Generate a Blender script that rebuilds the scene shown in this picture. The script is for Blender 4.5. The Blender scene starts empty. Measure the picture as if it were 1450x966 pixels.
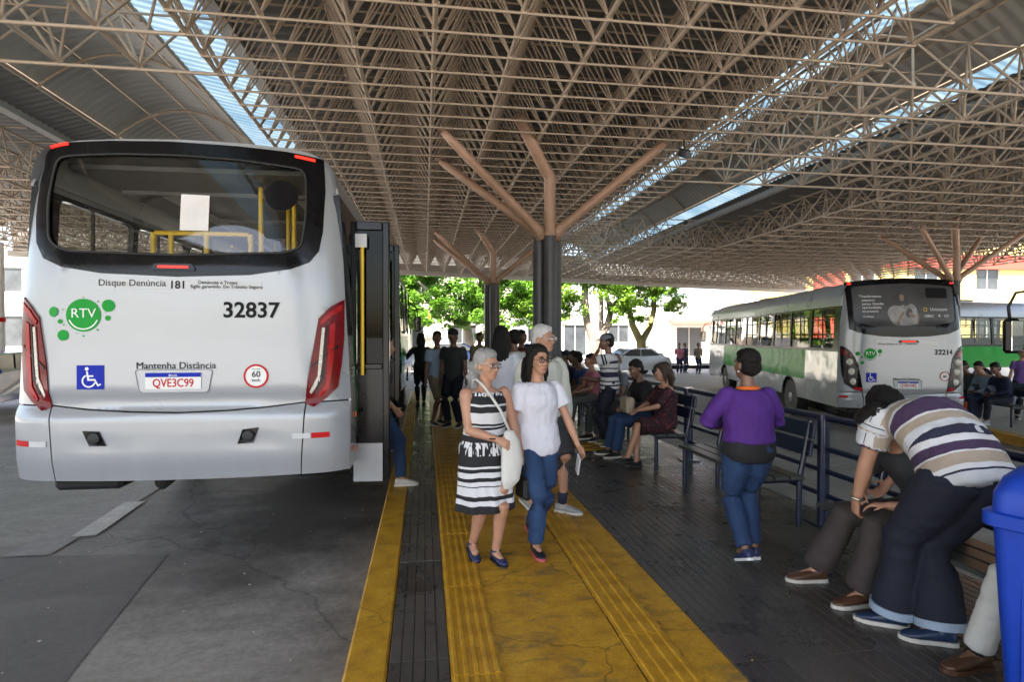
import bpy, bmesh, math, random
from mathutils import Vector, Matrix, noise
from mathutils.geometry import delaunay_2d_cdt

R = math.radians
SC = bpy.context.scene
COL = SC.collection

# ------------------------------------------------------------------ camera
cam_d = bpy.data.cameras.new('camera')
cam = bpy.data.objects.new('camera', cam_d)
COL.objects.link(cam)
cam.location = (0, 0, 1.62)
cam.rotation_euler = (R(90 - 0.42), 0, R(-8.6))
cam_d.sensor_width = 36
cam_d.lens = 36 * 820 / 1450
cam_d.clip_start = 0.05
cam_d.clip_end = 2000
SC.camera = cam

# ------------------------------------------------------------------ sky, sun, exposure
SUN_EL, SUN_AZ = 58.0, 205.0          # the sun stands behind the camera, a little to its left (degrees, clockwise from +Y)
world = bpy.data.worlds.new('World')
SC.world = world
world.use_nodes = True
wn = world.node_tree
sky = wn.nodes.new('ShaderNodeTexSky')
sky.sky_type = 'NISHITA'
sky.sun_disc = False
sky.sun_elevation = R(SUN_EL)
sky.sun_rotation = R(SUN_AZ)
sky.dust_density = 3.0
bg = wn.nodes['Background']
bg.inputs['Strength'].default_value = 0.11
wn.links.new(sky.outputs[0], bg.inputs['Color'])
sun_d = bpy.data.lights.new('sun', 'SUN')
sun_d.energy = 5.0
sun_d.angle = R(0.6)
sun_d.color = (1.0, 0.94, 0.85)
sun = bpy.data.objects.new('sun', sun_d)
COL.objects.link(sun)
_a, _e = R(SUN_AZ), R(SUN_EL)
sun_dir = Vector((math.sin(_a) * math.cos(_e), math.cos(_a) * math.cos(_e), math.sin(_e)))
sun.rotation_euler = sun_dir.to_track_quat('Z', 'Y').to_euler()
sun.location = (0, -10, 30)
SC.view_settings.view_transform = 'Standard'
SC.view_settings.look = 'None'
SC.view_settings.gamma = 1.0
SC.view_settings.exposure = 2.8
SC.view_settings.use_curve_mapping = False
SC.render.engine = 'CYCLES'
SC.cycles.use_denoising = True
SC.cycles.max_bounces = 8
SC.cycles.diffuse_bounces = 5
SC.cycles.glossy_bounces = 4
SC.cycles.transmission_bounces = 6
SC.cycles.transparent_max_bounces = 10
SC.cycles.sample_clamp_indirect = 6.0
SC.cycles.caustics_reflective = False
SC.cycles.caustics_refractive = False

# ------------------------------------------------------------------ helpers: objects
def link(o, parent=None):
    COL.objects.link(o)
    if parent is not None:
        o.parent = parent
    return o

def tag(o, label=None, cat=None, group=None, kind=None):
    if label: o['label'] = label
    if cat: o['category'] = cat
    if group: o['group'] = group
    if kind: o['kind'] = kind
    return o

def empty(name, loc=(0, 0, 0), rz=0.0, label=None, cat=None, group=None, parent=None):
    o = bpy.data.objects.new(name, None)
    o.empty_display_size = 0.2
    link(o, parent)
    o.location = loc
    o.rotation_euler = (0, 0, rz)
    return tag(o, label, cat, group)

class MB:
    """collects vertices and faces; build() links them as one mesh object"""
    def __init__(s):
        s.v = []; s.f = []
    def add(s, vs, fs):
        n = len(s.v)
        s.v += [tuple(p) for p in vs]
        s.f += [tuple(i + n for i in f) for f in fs]
        return s
    def box(s, c, d, M=None, bev=0.0):
        x, y, z = d[0] / 2, d[1] / 2, d[2] / 2
        if bev <= 0:
            vs = [Vector((sx * x, sy * y, sz * z)) for sz in (-1, 1) for sy in (-1, 1) for sx in (-1, 1)]
            fs = [(0, 2, 3, 1), (4, 5, 7, 6), (0, 1, 5, 4), (2, 6, 7, 3), (0, 4, 6, 2), (1, 3, 7, 5)]
        else:
            b = min(bev, x * .95, y * .95, z * .95)
            vs = []; idx = {}
            for sx in (-1, 1):
                for sy in (-1, 1):
                    for sz in (-1, 1):
                        for a in range(3):
                            p = [sx * (x - b), sy * (y - b), sz * (z - b)]
                            p[a] = (sx * x, sy * y, sz * z)[a]
                            idx[(sx, sy, sz, a)] = len(vs); vs.append(Vector(p))
            fs = []
            for a in range(3):
                o1, o2 = (a + 1) % 3, (a + 2) % 3
                for sg in (-1, 1):
                    q = []
                    for u, w in ((-1, -1), (1, -1), (1, 1), (-1, 1)):
                        k = [0, 0, 0]; k[a] = sg; k[o1] = u; k[o2] = w
                        q.append(idx[(k[0], k[1], k[2], a)])
                    fs.append(tuple(q if sg > 0 else q[::-1]))
            for a in range(3):
                o1, o2 = (a + 1) % 3, (a + 2) % 3
                for u in (-1, 1):
                    for w in (-1, 1):
                        def kk(t, ax):
                            k = [0, 0, 0]; k[a] = t; k[o1] = u; k[o2] = w
                            return idx[(k[0], k[1], k[2], ax)]
                        q = [kk(-1, o1), kk(1, o1), kk(1, o2), kk(-1, o2)]
                        fs.append(tuple(q if u * w > 0 else q[::-1]))
            for sx in (-1, 1):
                for sy in (-1, 1):
                    for sz in (-1, 1):
                        q = [idx[(sx, sy, sz, a)] for a in range(3)]
                        fs.append(tuple(q if sx * sy * sz > 0 else q[::-1]))
        if M is not None: vs = [M @ p for p in vs]
        c = Vector(c)
        return s.add([p + c for p in vs], fs)
    def tube(s, a, b, r, r2=None, n=8, cap=True):
        a, b = Vector(a), Vector(b)
        r2 = r if r2 is None else r2
        d = (b - a)
        if d.length < 1e-6: return s
        d.normalize()
        u = d.orthogonal().normalized(); w = d.cross(u)
        vs = []
        for p, rr in ((a, r), (b, r2)):
            for i in range(n):
                t = 2 * math.pi * i / n
                vs.append(p + (u * math.cos(t) + w * math.sin(t)) * rr)
        fs = [(i, (i + 1) % n, n + (i + 1) % n, n + i) for i in range(n)]
        if cap: fs += [tuple(range(n))[::-1], tuple(range(n, 2 * n))]
        return s.add(vs, fs)
    def path(s, pts, r, n=8, closed=False, cap=True):
        pts = [Vector(p) for p in pts]
        N = len(pts); rings = []
        u = None
        for i, p in enumerate(pts):
            if closed: d = pts[(i + 1) % N] - pts[i - 1]
            else: d = pts[min(i + 1, N - 1)] - pts[max(i - 1, 0)]
            d.normalize()
            if u is None: u = d.orthogonal().normalized()
            else:
                u = u - d * u.dot(d)
                u = u.normalized() if u.length > 1e-6 else d.orthogonal().normalized()
            w = d.cross(u)
            rr = r[i] if isinstance(r, (list, tuple)) else r
            rings.append([p + (u * math.cos(2 * math.pi * k / n) + w * math.sin(2 * math.pi * k / n)) * rr for k in range(n)])
        vs = [q for ring in rings for q in ring]
        fs = []
        for i in range(N if closed else N - 1):
            j = (i + 1) % N
            for k in range(n):
                fs.append((i * n + k, i * n + (k + 1) % n, j * n + (k + 1) % n, j * n + k))
        if not closed and cap: fs += [tuple(range(n))[::-1], tuple(range((N - 1) * n, N * n))]
        return s.add(vs, fs)
    def lathe(s, c, prof, n=20, axis='Z', cap=True):
        c = Vector(c); vs = []
        for (r, h) in prof:
            for k in range(n):
                t = 2 * math.pi * k / n
                a, b = r * math.cos(t), r * math.sin(t)
                vs.append(c + (Vector((a, b, h)) if axis == 'Z' else Vector((h, a, b)) if axis == 'X' else Vector((b, h, a))))
        fs = []
        for i in range(len(prof) - 1):
            for k in range(n):
                fs.append((i * n + k, i * n + (k + 1) % n, (i + 1) * n + (k + 1) % n, (i + 1) * n + k))
        if cap: fs += [tuple(range(n))[::-1], tuple(range((len(prof) - 1) * n, len(prof) * n))]
        return s.add(vs, fs)
    def poly(s, pts):
        return s.add(pts, [tuple(range(len(pts)))])
    def prism(s, pts, d):
        """closed prism of a planar outline pushed by d"""
        n = len(pts); pts = [Vector(p) for p in pts]; d = Vector(d)
        return s.add(pts + [p + d for p in pts],
                     [tuple(range(n))[::-1], tuple(range(n, 2 * n))] + [(i, (i + 1) % n, n + (i + 1) % n, n + i) for i in range(n)])
    def mesh(s, name, mat, smooth=False):
        me = bpy.data.meshes.new(name)
        me.from_pydata(s.v, [], s.f)
        if mat is not None: me.materials.append(mat)
        if smooth:
            me.polygons.foreach_set('use_smooth', [True] * len(me.polygons))
            if smooth is not True:
                try: me.set_sharp_from_angle(angle=R(smooth))
                except Exception: pass
        me.update()
        return me
    def build(s, name, mat, parent=None, smooth=False, loc=None):
        o = bpy.data.objects.new(name, s.mesh(name, mat, smooth))
        link(o, parent)
        if loc is not None: o.location = loc
        return o

def copy_tree(o, parent=None):
    c = o.copy(); COL.objects.link(c); c.parent = parent
    for ch in list(o.children):
        copy_tree(ch, c)
    return c

# ------------------------------------------------------------------ helpers: materials
def N(nt, t, **kw):
    n = nt.nodes.new(t)
    for k, v in kw.items():
        if k.startswith('i_'):
            n.inputs[k[2:].replace('_', ' ')].default_value = v
        else: setattr(n, k, v)
    return n

def ramp(nt, stops, interp='LINEAR'):
    r = nt.nodes.new('ShaderNodeValToRGB')
    r.color_ramp.interpolation = interp
    el = r.color_ramp.elements
    while len(el) > 1: el.remove(el[0])
    el[0].position = stops[0][0]; el[0].color = (*stops[0][1], 1)
    for p, c in stops[1:]:
        e = el.new(p); e.color = (*c, 1)
    return r

def pm(name, col, rough=0.5, metal=0.0, var=0.12, scale=6.0, bump=0.0, bscale=40.0, coat=0.0, stretch=None, rvar=0.0, spec=None, col2=None, sub=0.0, sheen=0.0):
    """principled material with a noise-driven colour, roughness and relief"""
    m = bpy.data.materials.new(name); m.use_nodes = True
    nt = m.node_tree; b = nt.nodes['Principled BSDF']
    tc = N(nt, 'ShaderNodeTexCoord'); src = tc.outputs['Object']
    if stretch:
        mp = N(nt, 'ShaderNodeMapping'); mp.inputs['Scale'].default_value = stretch
        nt.links.new(src, mp.inputs[0]); src = mp.outputs[0]
    no = N(nt, 'ShaderNodeTexNoise', i_Scale=scale, i_Detail=6.0, i_Roughness=0.65)
    nt.links.new(src, no.inputs['Vector'])
    c1 = tuple(max(0, c * (1 - var)) for c in col); c2 = tuple(min(1, c * (1 + var)) for c in (col2 or col))
    rp = ramp(nt, [(0.3, c1), (0.7, c2)])
    nt.links.new(no.outputs[0], rp.inputs[0])
    nt.links.new(rp.outputs[0], b.inputs['Base Color'])
    b.inputs['Roughness'].default_value = rough
    b.inputs['Metallic'].default_value = metal
    if coat: b.inputs['Coat Weight'].default_value = coat; b.inputs['Coat Roughness'].default_value = 0.08
    if spec is not None: b.inputs['Specular IOR Level'].default_value = spec
    if sub: b.inputs['Subsurface Weight'].default_value = sub; b.inputs['Subsurface Radius'].default_value = (0.02, 0.008, 0.004)
    if sheen: b.inputs['Sheen Weight'].default_value = sheen
    if rvar:
        mr = N(nt, 'ShaderNodeMapRange', i_From_Min=0.3, i_From_Max=0.7, i_To_Min=max(0.02, rough - rvar), i_To_Max=min(1, rough + rvar))
        nt.links.new(no.outputs[0], mr.inputs[0]); nt.links.new(mr.outputs[0], b.inputs['Roughness'])
    if bump:
        n2 = N(nt, 'ShaderNodeTexNoise', i_Scale=bscale, i_Detail=4.0)
        nt.links.new(src, n2.inputs['Vector'])
        bp = N(nt, 'ShaderNodeBump', i_Strength=min(1.0, bump), i_Distance=0.01 if bump <= 1 else 0.01 * bump)
        nt.links.new(n2.outputs[0], bp.inputs['Height']); nt.links.new(bp.outputs[0], b.inputs['Normal'])
    return m

def glass_mat(name, tint=(0.6, 0.63, 0.63), refl=0.12, rough=0.02):
    """thin pane: see-through, tinted, with a mirror-like sheen that grows at grazing angles"""
    m = bpy.data.materials.new(name); m.use_nodes = True
    nt = m.node_tree; nt.nodes.remove(nt.nodes['Principled BSDF'])
    out = nt.nodes['Material Output']
    tr = N(nt, 'ShaderNodeBsdfTransparent'); tr.inputs[0].default_value = (*tint, 1)
    gl = N(nt, 'ShaderNodeBsdfGlossy'); gl.inputs['Roughness'].default_value = rough; gl.inputs[0].default_value = (1, 1, 1, 1)
    lw = N(nt, 'ShaderNodeLayerWeight')
    pw = N(nt, 'ShaderNodeMath', operation='POWER'); pw.inputs[1].default_value = 5.0
    nt.links.new(lw.outputs['Facing'], pw.inputs[0])
    ad = N(nt, 'ShaderNodeMath', operation='MULTIPLY_ADD'); ad.inputs[1].default_value = 0.9; ad.inputs[2].default_value = 0.045 + refl; ad.use_clamp = True
    nt.links.new(pw.outputs[0], ad.inputs[0])
    mx = N(nt, 'ShaderNodeMixShader')
    nt.links.new(ad.outputs[0], mx.inputs[0]); nt.links.new(tr.outputs[0], mx.inputs[1]); nt.links.new(gl.outputs[0], mx.inputs[2])
    nt.links.new(mx.outputs[0], out.inputs[0])
    return m

def emit_mat(name, col, s):
    m = bpy.data.materials.new(name); m.use_nodes = True
    b = m.node_tree.nodes['Principled BSDF']
    b.inputs['Base Color'].default_value = (*col, 1); b.inputs['Emission Color'].default_value = (*col, 1)
    b.inputs['Emission Strength'].default_value = s
    return m

M = {}
# a scratch scene in which modifiers and letters are turned into meshes, dropped again at the end
TMP = bpy.data.scenes.new('scratch')
def evaluated(ob):
    TMP.collection.objects.link(ob)
    with bpy.context.temp_override(scene=TMP, view_layer=TMP.view_layers[0]):
        dg = bpy.context.evaluated_depsgraph_get()
        dg.update()
        me = bpy.data.meshes.new_from_object(ob.evaluated_get(dg))
    data = ob.data
    bpy.data.objects.remove(ob)
    (bpy.data.curves if data.__class__.__name__ != 'Mesh' else bpy.data.meshes).remove(data)
    return me
# =================================================================== the ground and the platforms
def road_z(x):
    t = min(1.0, max(0.0, (x - 3.8) / 4.6))
    return -0.17 - 0.25 * t

def conc_mat(name, base, dark, scale=0.7, rough=0.75, crack=True):
    m = bpy.data.materials.new(name); m.use_nodes = True
    nt = m.node_tree; b = nt.nodes['Principled BSDF']; L = nt.links.new
    tc = N(nt, 'ShaderNodeTexCoord')
    n1 = N(nt, 'ShaderNodeTexNoise', i_Scale=scale, i_Detail=9.0, i_Roughness=0.7, i_Distortion=0.4)
    n2 = N(nt, 'ShaderNodeTexNoise', i_Scale=22.0, i_Detail=6.0, i_Roughness=0.7)
    n3 = N(nt, 'ShaderNodeTexVoronoi', i_Scale=9.0)
    mp = N(nt, 'ShaderNodeMapping'); mp.inputs['Scale'].default_value = (1.0, 2.2, 1)
    L(tc.outputs['Object'], mp.inputs[0])
    L(mp.outputs[0], n1.inputs['Vector']); L(tc.outputs['Object'], n2.inputs['Vector']); L(tc.outputs['Object'], n3.inputs['Vector'])
    r1 = ramp(nt, [(0.30, dark), (0.62, base)])
    L(n1.outputs[0], r1.inputs[0])
    mx = N(nt, 'ShaderNodeMixRGB', blend_type='MULTIPLY', i_Fac=0.7)
    r2 = ramp(nt, [(0.25, (0.55, 0.53, 0.5)), (0.6, (1.12, 1.1, 1.08))])
    L(n2.outputs[0], r2.inputs[0]); L(r1.outputs[0], mx.inputs[1]); L(r2.outputs[0], mx.inputs[2])
    # small dark spots of gum and oil
    r3 = ramp(nt, [(0.035, (0.25, 0.24, 0.23)), (0.075, (1, 1, 1))])
    L(n3.outputs['Distance'], r3.inputs[0])
    mx2 = N(nt, 'ShaderNodeMixRGB', blend_type='MULTIPLY', i_Fac=0.85)
    L(mx.outputs[0], mx2.inputs[1]); L(r3.outputs[0], mx2.inputs[2])
    last = mx2
    if crack:
        nw = N(nt, 'ShaderNodeTexNoise', i_Scale=1.6, i_Detail=5.0)
        L(tc.outputs['Object'], nw.inputs['Vector'])
        va = N(nt, 'ShaderNodeMixRGB', blend_type='MIX', i_Fac=0.35)
        L(tc.outputs['Object'], va.inputs[1]); L(nw.outputs['Color'], va.inputs[2])
        vc = N(nt, 'ShaderNodeTexVoronoi', feature='DISTANCE_TO_EDGE', i_Scale=0.40)
        L(va.outputs[0], vc.inputs['Vector'])
        rc = ramp(nt, [(0.0, (0.32, 0.31, 0.3)), (0.0035, (1, 1, 1))])
        L(vc.outputs['Distance'], rc.inputs[0])
        mx3 = N(nt, 'ShaderNodeMixRGB', blend_type='MULTIPLY', i_Fac=0.6)
        L(mx2.outputs[0], mx3.inputs[1]); L(rc.outputs[0], mx3.inputs[2]); last = mx3
    if name == 'lane_concrete':           # soft shadow round the bus, painted into the colour together with oil grime
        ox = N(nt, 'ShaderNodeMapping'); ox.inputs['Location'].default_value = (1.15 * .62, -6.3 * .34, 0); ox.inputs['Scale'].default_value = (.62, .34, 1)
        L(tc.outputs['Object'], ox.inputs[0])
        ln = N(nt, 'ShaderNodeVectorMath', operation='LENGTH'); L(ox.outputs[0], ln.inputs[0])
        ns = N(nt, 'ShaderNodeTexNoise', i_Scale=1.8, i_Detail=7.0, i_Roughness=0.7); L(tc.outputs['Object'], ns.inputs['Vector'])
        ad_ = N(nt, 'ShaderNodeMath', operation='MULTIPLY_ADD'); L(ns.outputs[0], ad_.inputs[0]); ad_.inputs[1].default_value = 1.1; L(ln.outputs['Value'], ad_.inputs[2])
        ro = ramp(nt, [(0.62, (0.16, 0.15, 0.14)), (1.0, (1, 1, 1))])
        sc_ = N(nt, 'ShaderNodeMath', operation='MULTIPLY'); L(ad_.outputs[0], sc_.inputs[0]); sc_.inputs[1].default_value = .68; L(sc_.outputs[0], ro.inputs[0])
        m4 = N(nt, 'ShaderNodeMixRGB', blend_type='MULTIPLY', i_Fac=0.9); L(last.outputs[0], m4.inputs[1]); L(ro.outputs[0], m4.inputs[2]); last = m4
    L(last.outputs[0], b.inputs['Base Color'])
    mr = N(nt, 'ShaderNodeMapRange', i_From_Min=0.3, i_From_Max=0.7, i_To_Min=rough - 0.18, i_To_Max=rough + 0.12)
    L(n1.outputs[0], mr.inputs[0]); L(mr.outputs[0], b.inputs['Roughness'])
    bp = N(nt, 'ShaderNodeBump', i_Strength=0.35, i_Distance=0.006)
    L(n2.outputs[0], bp.inputs['Height']); L(bp.outputs[0], b.inputs['Normal'])
    return m

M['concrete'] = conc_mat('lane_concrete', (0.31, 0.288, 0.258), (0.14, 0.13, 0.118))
M['asphalt'] = conc_mat('dark_asphalt', (0.10, 0.094, 0.089), (0.055, 0.052, 0.05), 0.9, 0.62)
M['marking'] = conc_mat('worn_white_paint', (0.55, 0.55, 0.53), (0.28, 0.27, 0.26), 2.5, 0.6, False)
M['marking_old'] = conc_mat('faded_paint', (0.26, 0.25, 0.24), (0.14, 0.135, 0.13), 2.0, 0.65, False)
M['street'] = conc_mat('street_concrete', (0.36, 0.35, 0.33), (0.25, 0.24, 0.23), 0.4, 0.85, False)

# one sheet to the horizon, stepping down a little towards the right-hand lane
xs = [-900, -200, -60, -25, -12, -6, -3, 0, 2, 3.8, 4.6, 5.4, 6.2, 7, 7.8, 8.4, 9.5, 12, 16, 25, 60, 200, 900]
ys = [-900, -200, -60, -20, -8, -3, 0, 3, 6, 9, 12, 16, 20, 26, 40, 80, 200, 900]
g = MB()
g.add([(x, y, road_z(x)) for y in ys for x in xs],
      [(j * len(xs) + i, j * len(xs) + i + 1, (j + 1) * len(xs) + i + 1, (j + 1) * len(xs) + i) for j in range(len(ys) - 1) for i in range(len(xs) - 1)])
tag(g.build('ground', M['street']), kind='structure')

def sheet(name, pts, mat, lift=0.004, n=1):
    mb = MB(); mb.poly([(x, y, road_z(x) + lift) for x, y in pts])
    return tag(mb.build(name, mat), kind='structure')

# bus lane beside the first platform: concrete slabs, joints, a dark repair and worn paint
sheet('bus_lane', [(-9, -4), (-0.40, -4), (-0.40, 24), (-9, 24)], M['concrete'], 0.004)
sheet('asphalt_repair', [(-6.2, 1.2), (-1.55, 1.2), (-1.78, 2.9), (-2.02, 4.62), (-2.08, 5.1), (-3.35, 5.24), (-6.2, 5.5)], M['asphalt'], 0.008)
sheet('lane_marking', [(-3.36, 5.22), (-3.02, 5.22), (-3.05, 6.6), (-3.2, 12), (-3.5, 12), (-3.42, 6.6)], M['marking_old'], 0.012)
sheet('lane_marking', [(-3.1, 5.65), (-2.9, 5.65), (-2.98, 6.75), (-3.18, 6.75)], M['marking'], 0.016)
sheet('lane_marking', [(-3.75, 4.15), (-3.45, 4.15), (-3.5, 4.52), (-3.8, 4.52)], M['marking'], 0.016)
# right-hand lane
mb = MB()
lx = [3.7, 4.6, 5.4, 6.2, 7, 7.8, 8.4, 10.0, 14.0]
mb.add([(x, y, road_z(x) + 0.004) for y in (-4, 24) for x in lx], [(i, i + 1, len(lx) + i + 1, len(lx) + i) for i in range(len(lx) - 1)])
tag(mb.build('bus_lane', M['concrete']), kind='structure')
mb = MB()
for (x0, x1, y0, y1) in ((6.55, 6.68, 3.0, 12.5),):
    mb.poly([(x0, y0, road_z(x0) + 0.010), (x1, y0, road_z(x1) + 0.010), (x1 + .9, y1, road_z(x1 + .9) + 0.012), (x0 + .9, y1, road_z(x0 + .9) + 0.012)])
tag(mb.build('lane_marking', M['marking_old']), kind='structure')

# ------------------------------------------------------------------ platform: slab, kerb, painted band
def paint_mat(name, worn=0.42, rough=0.42):
    m = bpy.data.materials.new(name); m.use_nodes = True
    nt = m.node_tree; b = nt.nodes['Principled BSDF']; L = nt.links.new
    tc = N(nt, 'ShaderNodeTexCoord')
    mp = N(nt, 'ShaderNodeMapping'); mp.inputs['Scale'].default_value = (1.3, 3.4, 1)
    L(tc.outputs['Object'], mp.inputs[0])
    n1 = N(nt, 'ShaderNodeTexNoise', i_Scale=1.7, i_Detail=9.0, i_Roughness=0.68, i_Distortion=0.5)
    L(mp.outputs[0], n1.inputs['Vector'])
    n2 = N(nt, 'ShaderNodeTexNoise', i_Scale=5.0, i_Detail=7.0, i_Roughness=0.7)
    L(tc.outputs['Object'], n2.inputs['Vector'])
    n3 = N(nt, 'ShaderNodeTexNoise', i_Scale=60.0, i_Detail=3.0)
    L(tc.outputs['Object'], n3.inputs['Vector'])
    yel = ramp(nt, [(0.3, (0.34, 0.165, 0.010)), (0.5, (0.52, 0.27, 0.012)), (0.72, (0.66, 0.37, 0.025))])
    L(n2.outputs[0], yel.inputs[0])
    msk = ramp(nt, [(worn - 0.11, (1, 1, 1)), (worn + 0.03, (0, 0, 0))])
    L(n1.outputs[0], msk.inputs[0])
    mx = N(nt, 'ShaderNodeMixRGB')
    L(msk.outputs[0], mx.inputs[0]); L(yel.outputs[0], mx.inputs[1]); mx.inputs[2].default_value = (0.19, 0.125, 0.045, 1)
    r3 = ramp(nt, [(0.3, (0.78, 0.77, 0.75)), (0.65, (1.08, 1.08, 1.05))])
    L(n3.outputs[0], r3.inputs[0])
    m2 = N(nt, 'ShaderNodeMixRGB', blend_type='MULTIPLY', i_Fac=0.8)
    L(mx.outputs[0], m2.inputs[1]); L(r3.outputs[0], m2.inputs[2])
    # hairline cracks
    nw = N(nt, 'ShaderNodeTexNoise', i_Scale=3.0, i_Detail=4.0)
    L(tc.outputs['Object'], nw.inputs['Vector'])
    va = N(nt, 'ShaderNodeMixRGB', i_Fac=0.2); L(tc.outputs['Object'], va.inputs[1]); L(nw.outputs['Color'], va.inputs[2])
    vc = N(nt, 'ShaderNodeTexVoronoi', feature='DISTANCE_TO_EDGE', i_Scale=1.1); L(va.outputs[0], vc.inputs['Vector'])
    rc = ramp(nt, [(0.0, (0.3, 0.28, 0.25)), (0.007, (1, 1, 1))]); L(vc.outputs['Distance'], rc.inputs[0])
    m3 = N(nt, 'ShaderNodeMixRGB', blend_type='MULTIPLY', i_Fac=0.75)
    L(m2.outputs[0], m3.inputs[1]); L(rc.outputs[0], m3.inputs[2])
    L(m3.outputs[0], b.inputs['Base Color'])
    mr = N(nt, 'ShaderNodeMapRange', i_From_Min=0.3, i_From_Max=0.7, i_To_Min=rough + 0.2, i_To_Max=rough - 0.08)
    L(n1.outputs[0], mr.inputs[0]); L(mr.outputs[0], b.inputs['Roughness'])
    bp = N(nt, 'ShaderNodeBump', i_Strength=0.25, i_Distance=0.004); L(n3.outputs[0], bp.inputs['Height']); L(bp.outputs[0], b.inputs['Normal'])
    return m
M['yellow'] = paint_mat('worn_yellow_paint', 0.44)
M['yellow_kerb'] = paint_mat('kerb_yellow_paint', 0.34, 0.5)
M['yellow_tile'] = paint_mat('tactile_yellow_paint', 0.33, 0.4)

def tile_mat(name, c1, c2, rlo, rhi):
    m = bpy.data.materials.new(name); m.use_nodes = True
    nt = m.node_tree; b = nt.nodes['Principled BSDF']; L = nt.links.new
    ge = N(nt, 'ShaderNodeNewGeometry')
    n1 = N(nt, 'ShaderNodeTexNoise', i_Scale=2.2, i_Detail=8.0, i_Roughness=0.7); L(ge.outputs['Position'], n1.inputs['Vector'])
    n2 = N(nt, 'ShaderNodeTexNoise', i_Scale=48.0, i_Detail=4.0); L(ge.outputs['Position'], n2.inputs['Vector'])
    oi = N(nt, 'ShaderNodeObjectInfo')
    r1 = ramp(nt, [(0.3, c1), (0.7, c2)]); L(n1.outputs[0], r1.inputs[0])
    hs = N(nt, 'ShaderNodeMixRGB', blend_type='MULTIPLY', i_Fac=1.0)
    rr = ramp(nt, [(0.0, (0.78, 0.78, 0.78)), (1.0, (1.15, 1.13, 1.1))]); L(oi.outputs['Random'], rr.inputs[0])
    L(r1.outputs[0], hs.inputs[1]); L(rr.outputs[0], hs.inputs[2])
    r2 = ramp(nt, [(0.3, (0.7, 0.7, 0.7)), (0.7, (1.15, 1.15, 1.15))]); L(n2.outputs[0], r2.inputs[0])
    h2 = N(nt, 'ShaderNodeMixRGB', blend_type='MULTIPLY', i_Fac=0.8); L(hs.outputs[0], h2.inputs[1]); L(r2.outputs[0], h2.inputs[2])
    # scattered pale specks of litter and worn grit
    vo = N(nt, 'ShaderNodeTexVoronoi', i_Scale=11.0); L(ge.outputs['Position'], vo.inputs['Vector'])
    rv = ramp(nt, [(0.03, (1, 1, 1)), (0.045, (0, 0, 0))]); L(vo.outputs['Distance'], rv.inputs[0])
    h3 = N(nt, 'ShaderNodeMixRGB'); L(rv.outputs[0], h3.inputs[0]); L(h2.outputs[0], h3.inputs[1]); h3.inputs[2].default_value = (0.3, 0.28, 0.24, 1)
    L(h3.outputs[0], b.inputs['Base Color'])
    mr = N(nt, 'ShaderNodeMapRange', i_From_Min=0.35, i_From_Max=0.65, i_To_Min=rlo, i_To_Max=rhi); L(n1.outputs[0], mr.inputs[0]); L(mr.outputs[0], b.inputs['Roughness'])
    bp = N(nt, 'ShaderNodeBump', i_Strength=0.2, i_Distance=0.004); L(n2.outputs[0], bp.inputs['Height']); L(bp.outputs[0], b.inputs['Normal'])
    return m
M['tile'] = tile_mat('dark_ribbed_tile', (0.052, 0.045, 0.039), (0.094, 0.083, 0.073), 0.20, 0.42)
M['grout'] = pm('platform_slab', (0.035, 0.031, 0.028), 0.85, scale=5, bump=0.3)

PY0, PY1, PX0, PX1 = -5.0, 17.5, -0.39, 3.66
platform = tag(MB().box(((PX0 + .21 + PX1) / 2, (PY0 + PY1) / 2, -0.117), (PX1 - PX0 - .21, PY1 - PY0, 0.20)).build('platform', M['grout']), kind='structure')
tag(MB().box((PX0 + .105, (PY0 + PY1) / 2, -0.107), (.208, PY1 - PY0, 0.214), bev=0.014).build('kerb', M['yellow_kerb'], smooth=30), kind='structure')
# painted concrete band under and between the guide strips
for x0, x1 in ((0.375, 1.035), (1.305, 1.508)):
    tag(MB().box(((x0 + x1) / 2, (PY0 + PY1) / 2, -0.0105), (x1 - x0, PY1 - PY0, 0.012)).build('painted_band', M['yellow'], platform), kind='structure')

def ribbed_tile(w, l, n, groove, depth, rib_up=False, ribw=0.02):
    """one paving tile with lengthwise ribs: grooves cut between wide ribs, or narrow bars standing proud"""
    prof = []
    if rib_up:
        step = w / n
        prof.append((-w / 2, 0.0))
        for i in range(n):
            c = -w / 2 + step * (i + .5)
            prof += [(c - ribw / 2 - .003, 0), (c - ribw / 2 + .002, depth), (c + ribw / 2 - .002, depth), (c + ribw / 2 + .003, 0)]
        prof.append((w / 2, 0.0))
    else:
        step = w / n
        for i in range(n):
            a = -w / 2 + step * i; b = a + step
            prof += [(a + .0005, -depth), (a + groove / 2, 0), (b - groove / 2, 0), (b - .0005, -depth)]
    y0, y1 = -l / 2 + .002, l / 2 - .002
    mb = MB(); k = len(prof)
    mb.add([(x, y0 + .002 * 0, z) for x, z in prof] + [(x, y1, z) for x, z in prof] +
           [(prof[0][0], y0, -.012), (prof[-1][0], y0, -.012), (prof[0][0], y1, -.012), (prof[-1][0], y1, -.012)],
           [(i, i + 1, k + i + 1, k + i) for i in range(k - 1)] +
           [tuple([2 * k] + list(range(k))[::1] + [2 * k + 1])[::-1], tuple([2 * k + 2] + [k + i for i in range(k)] + [2 * k + 3])])
    return mb

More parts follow.
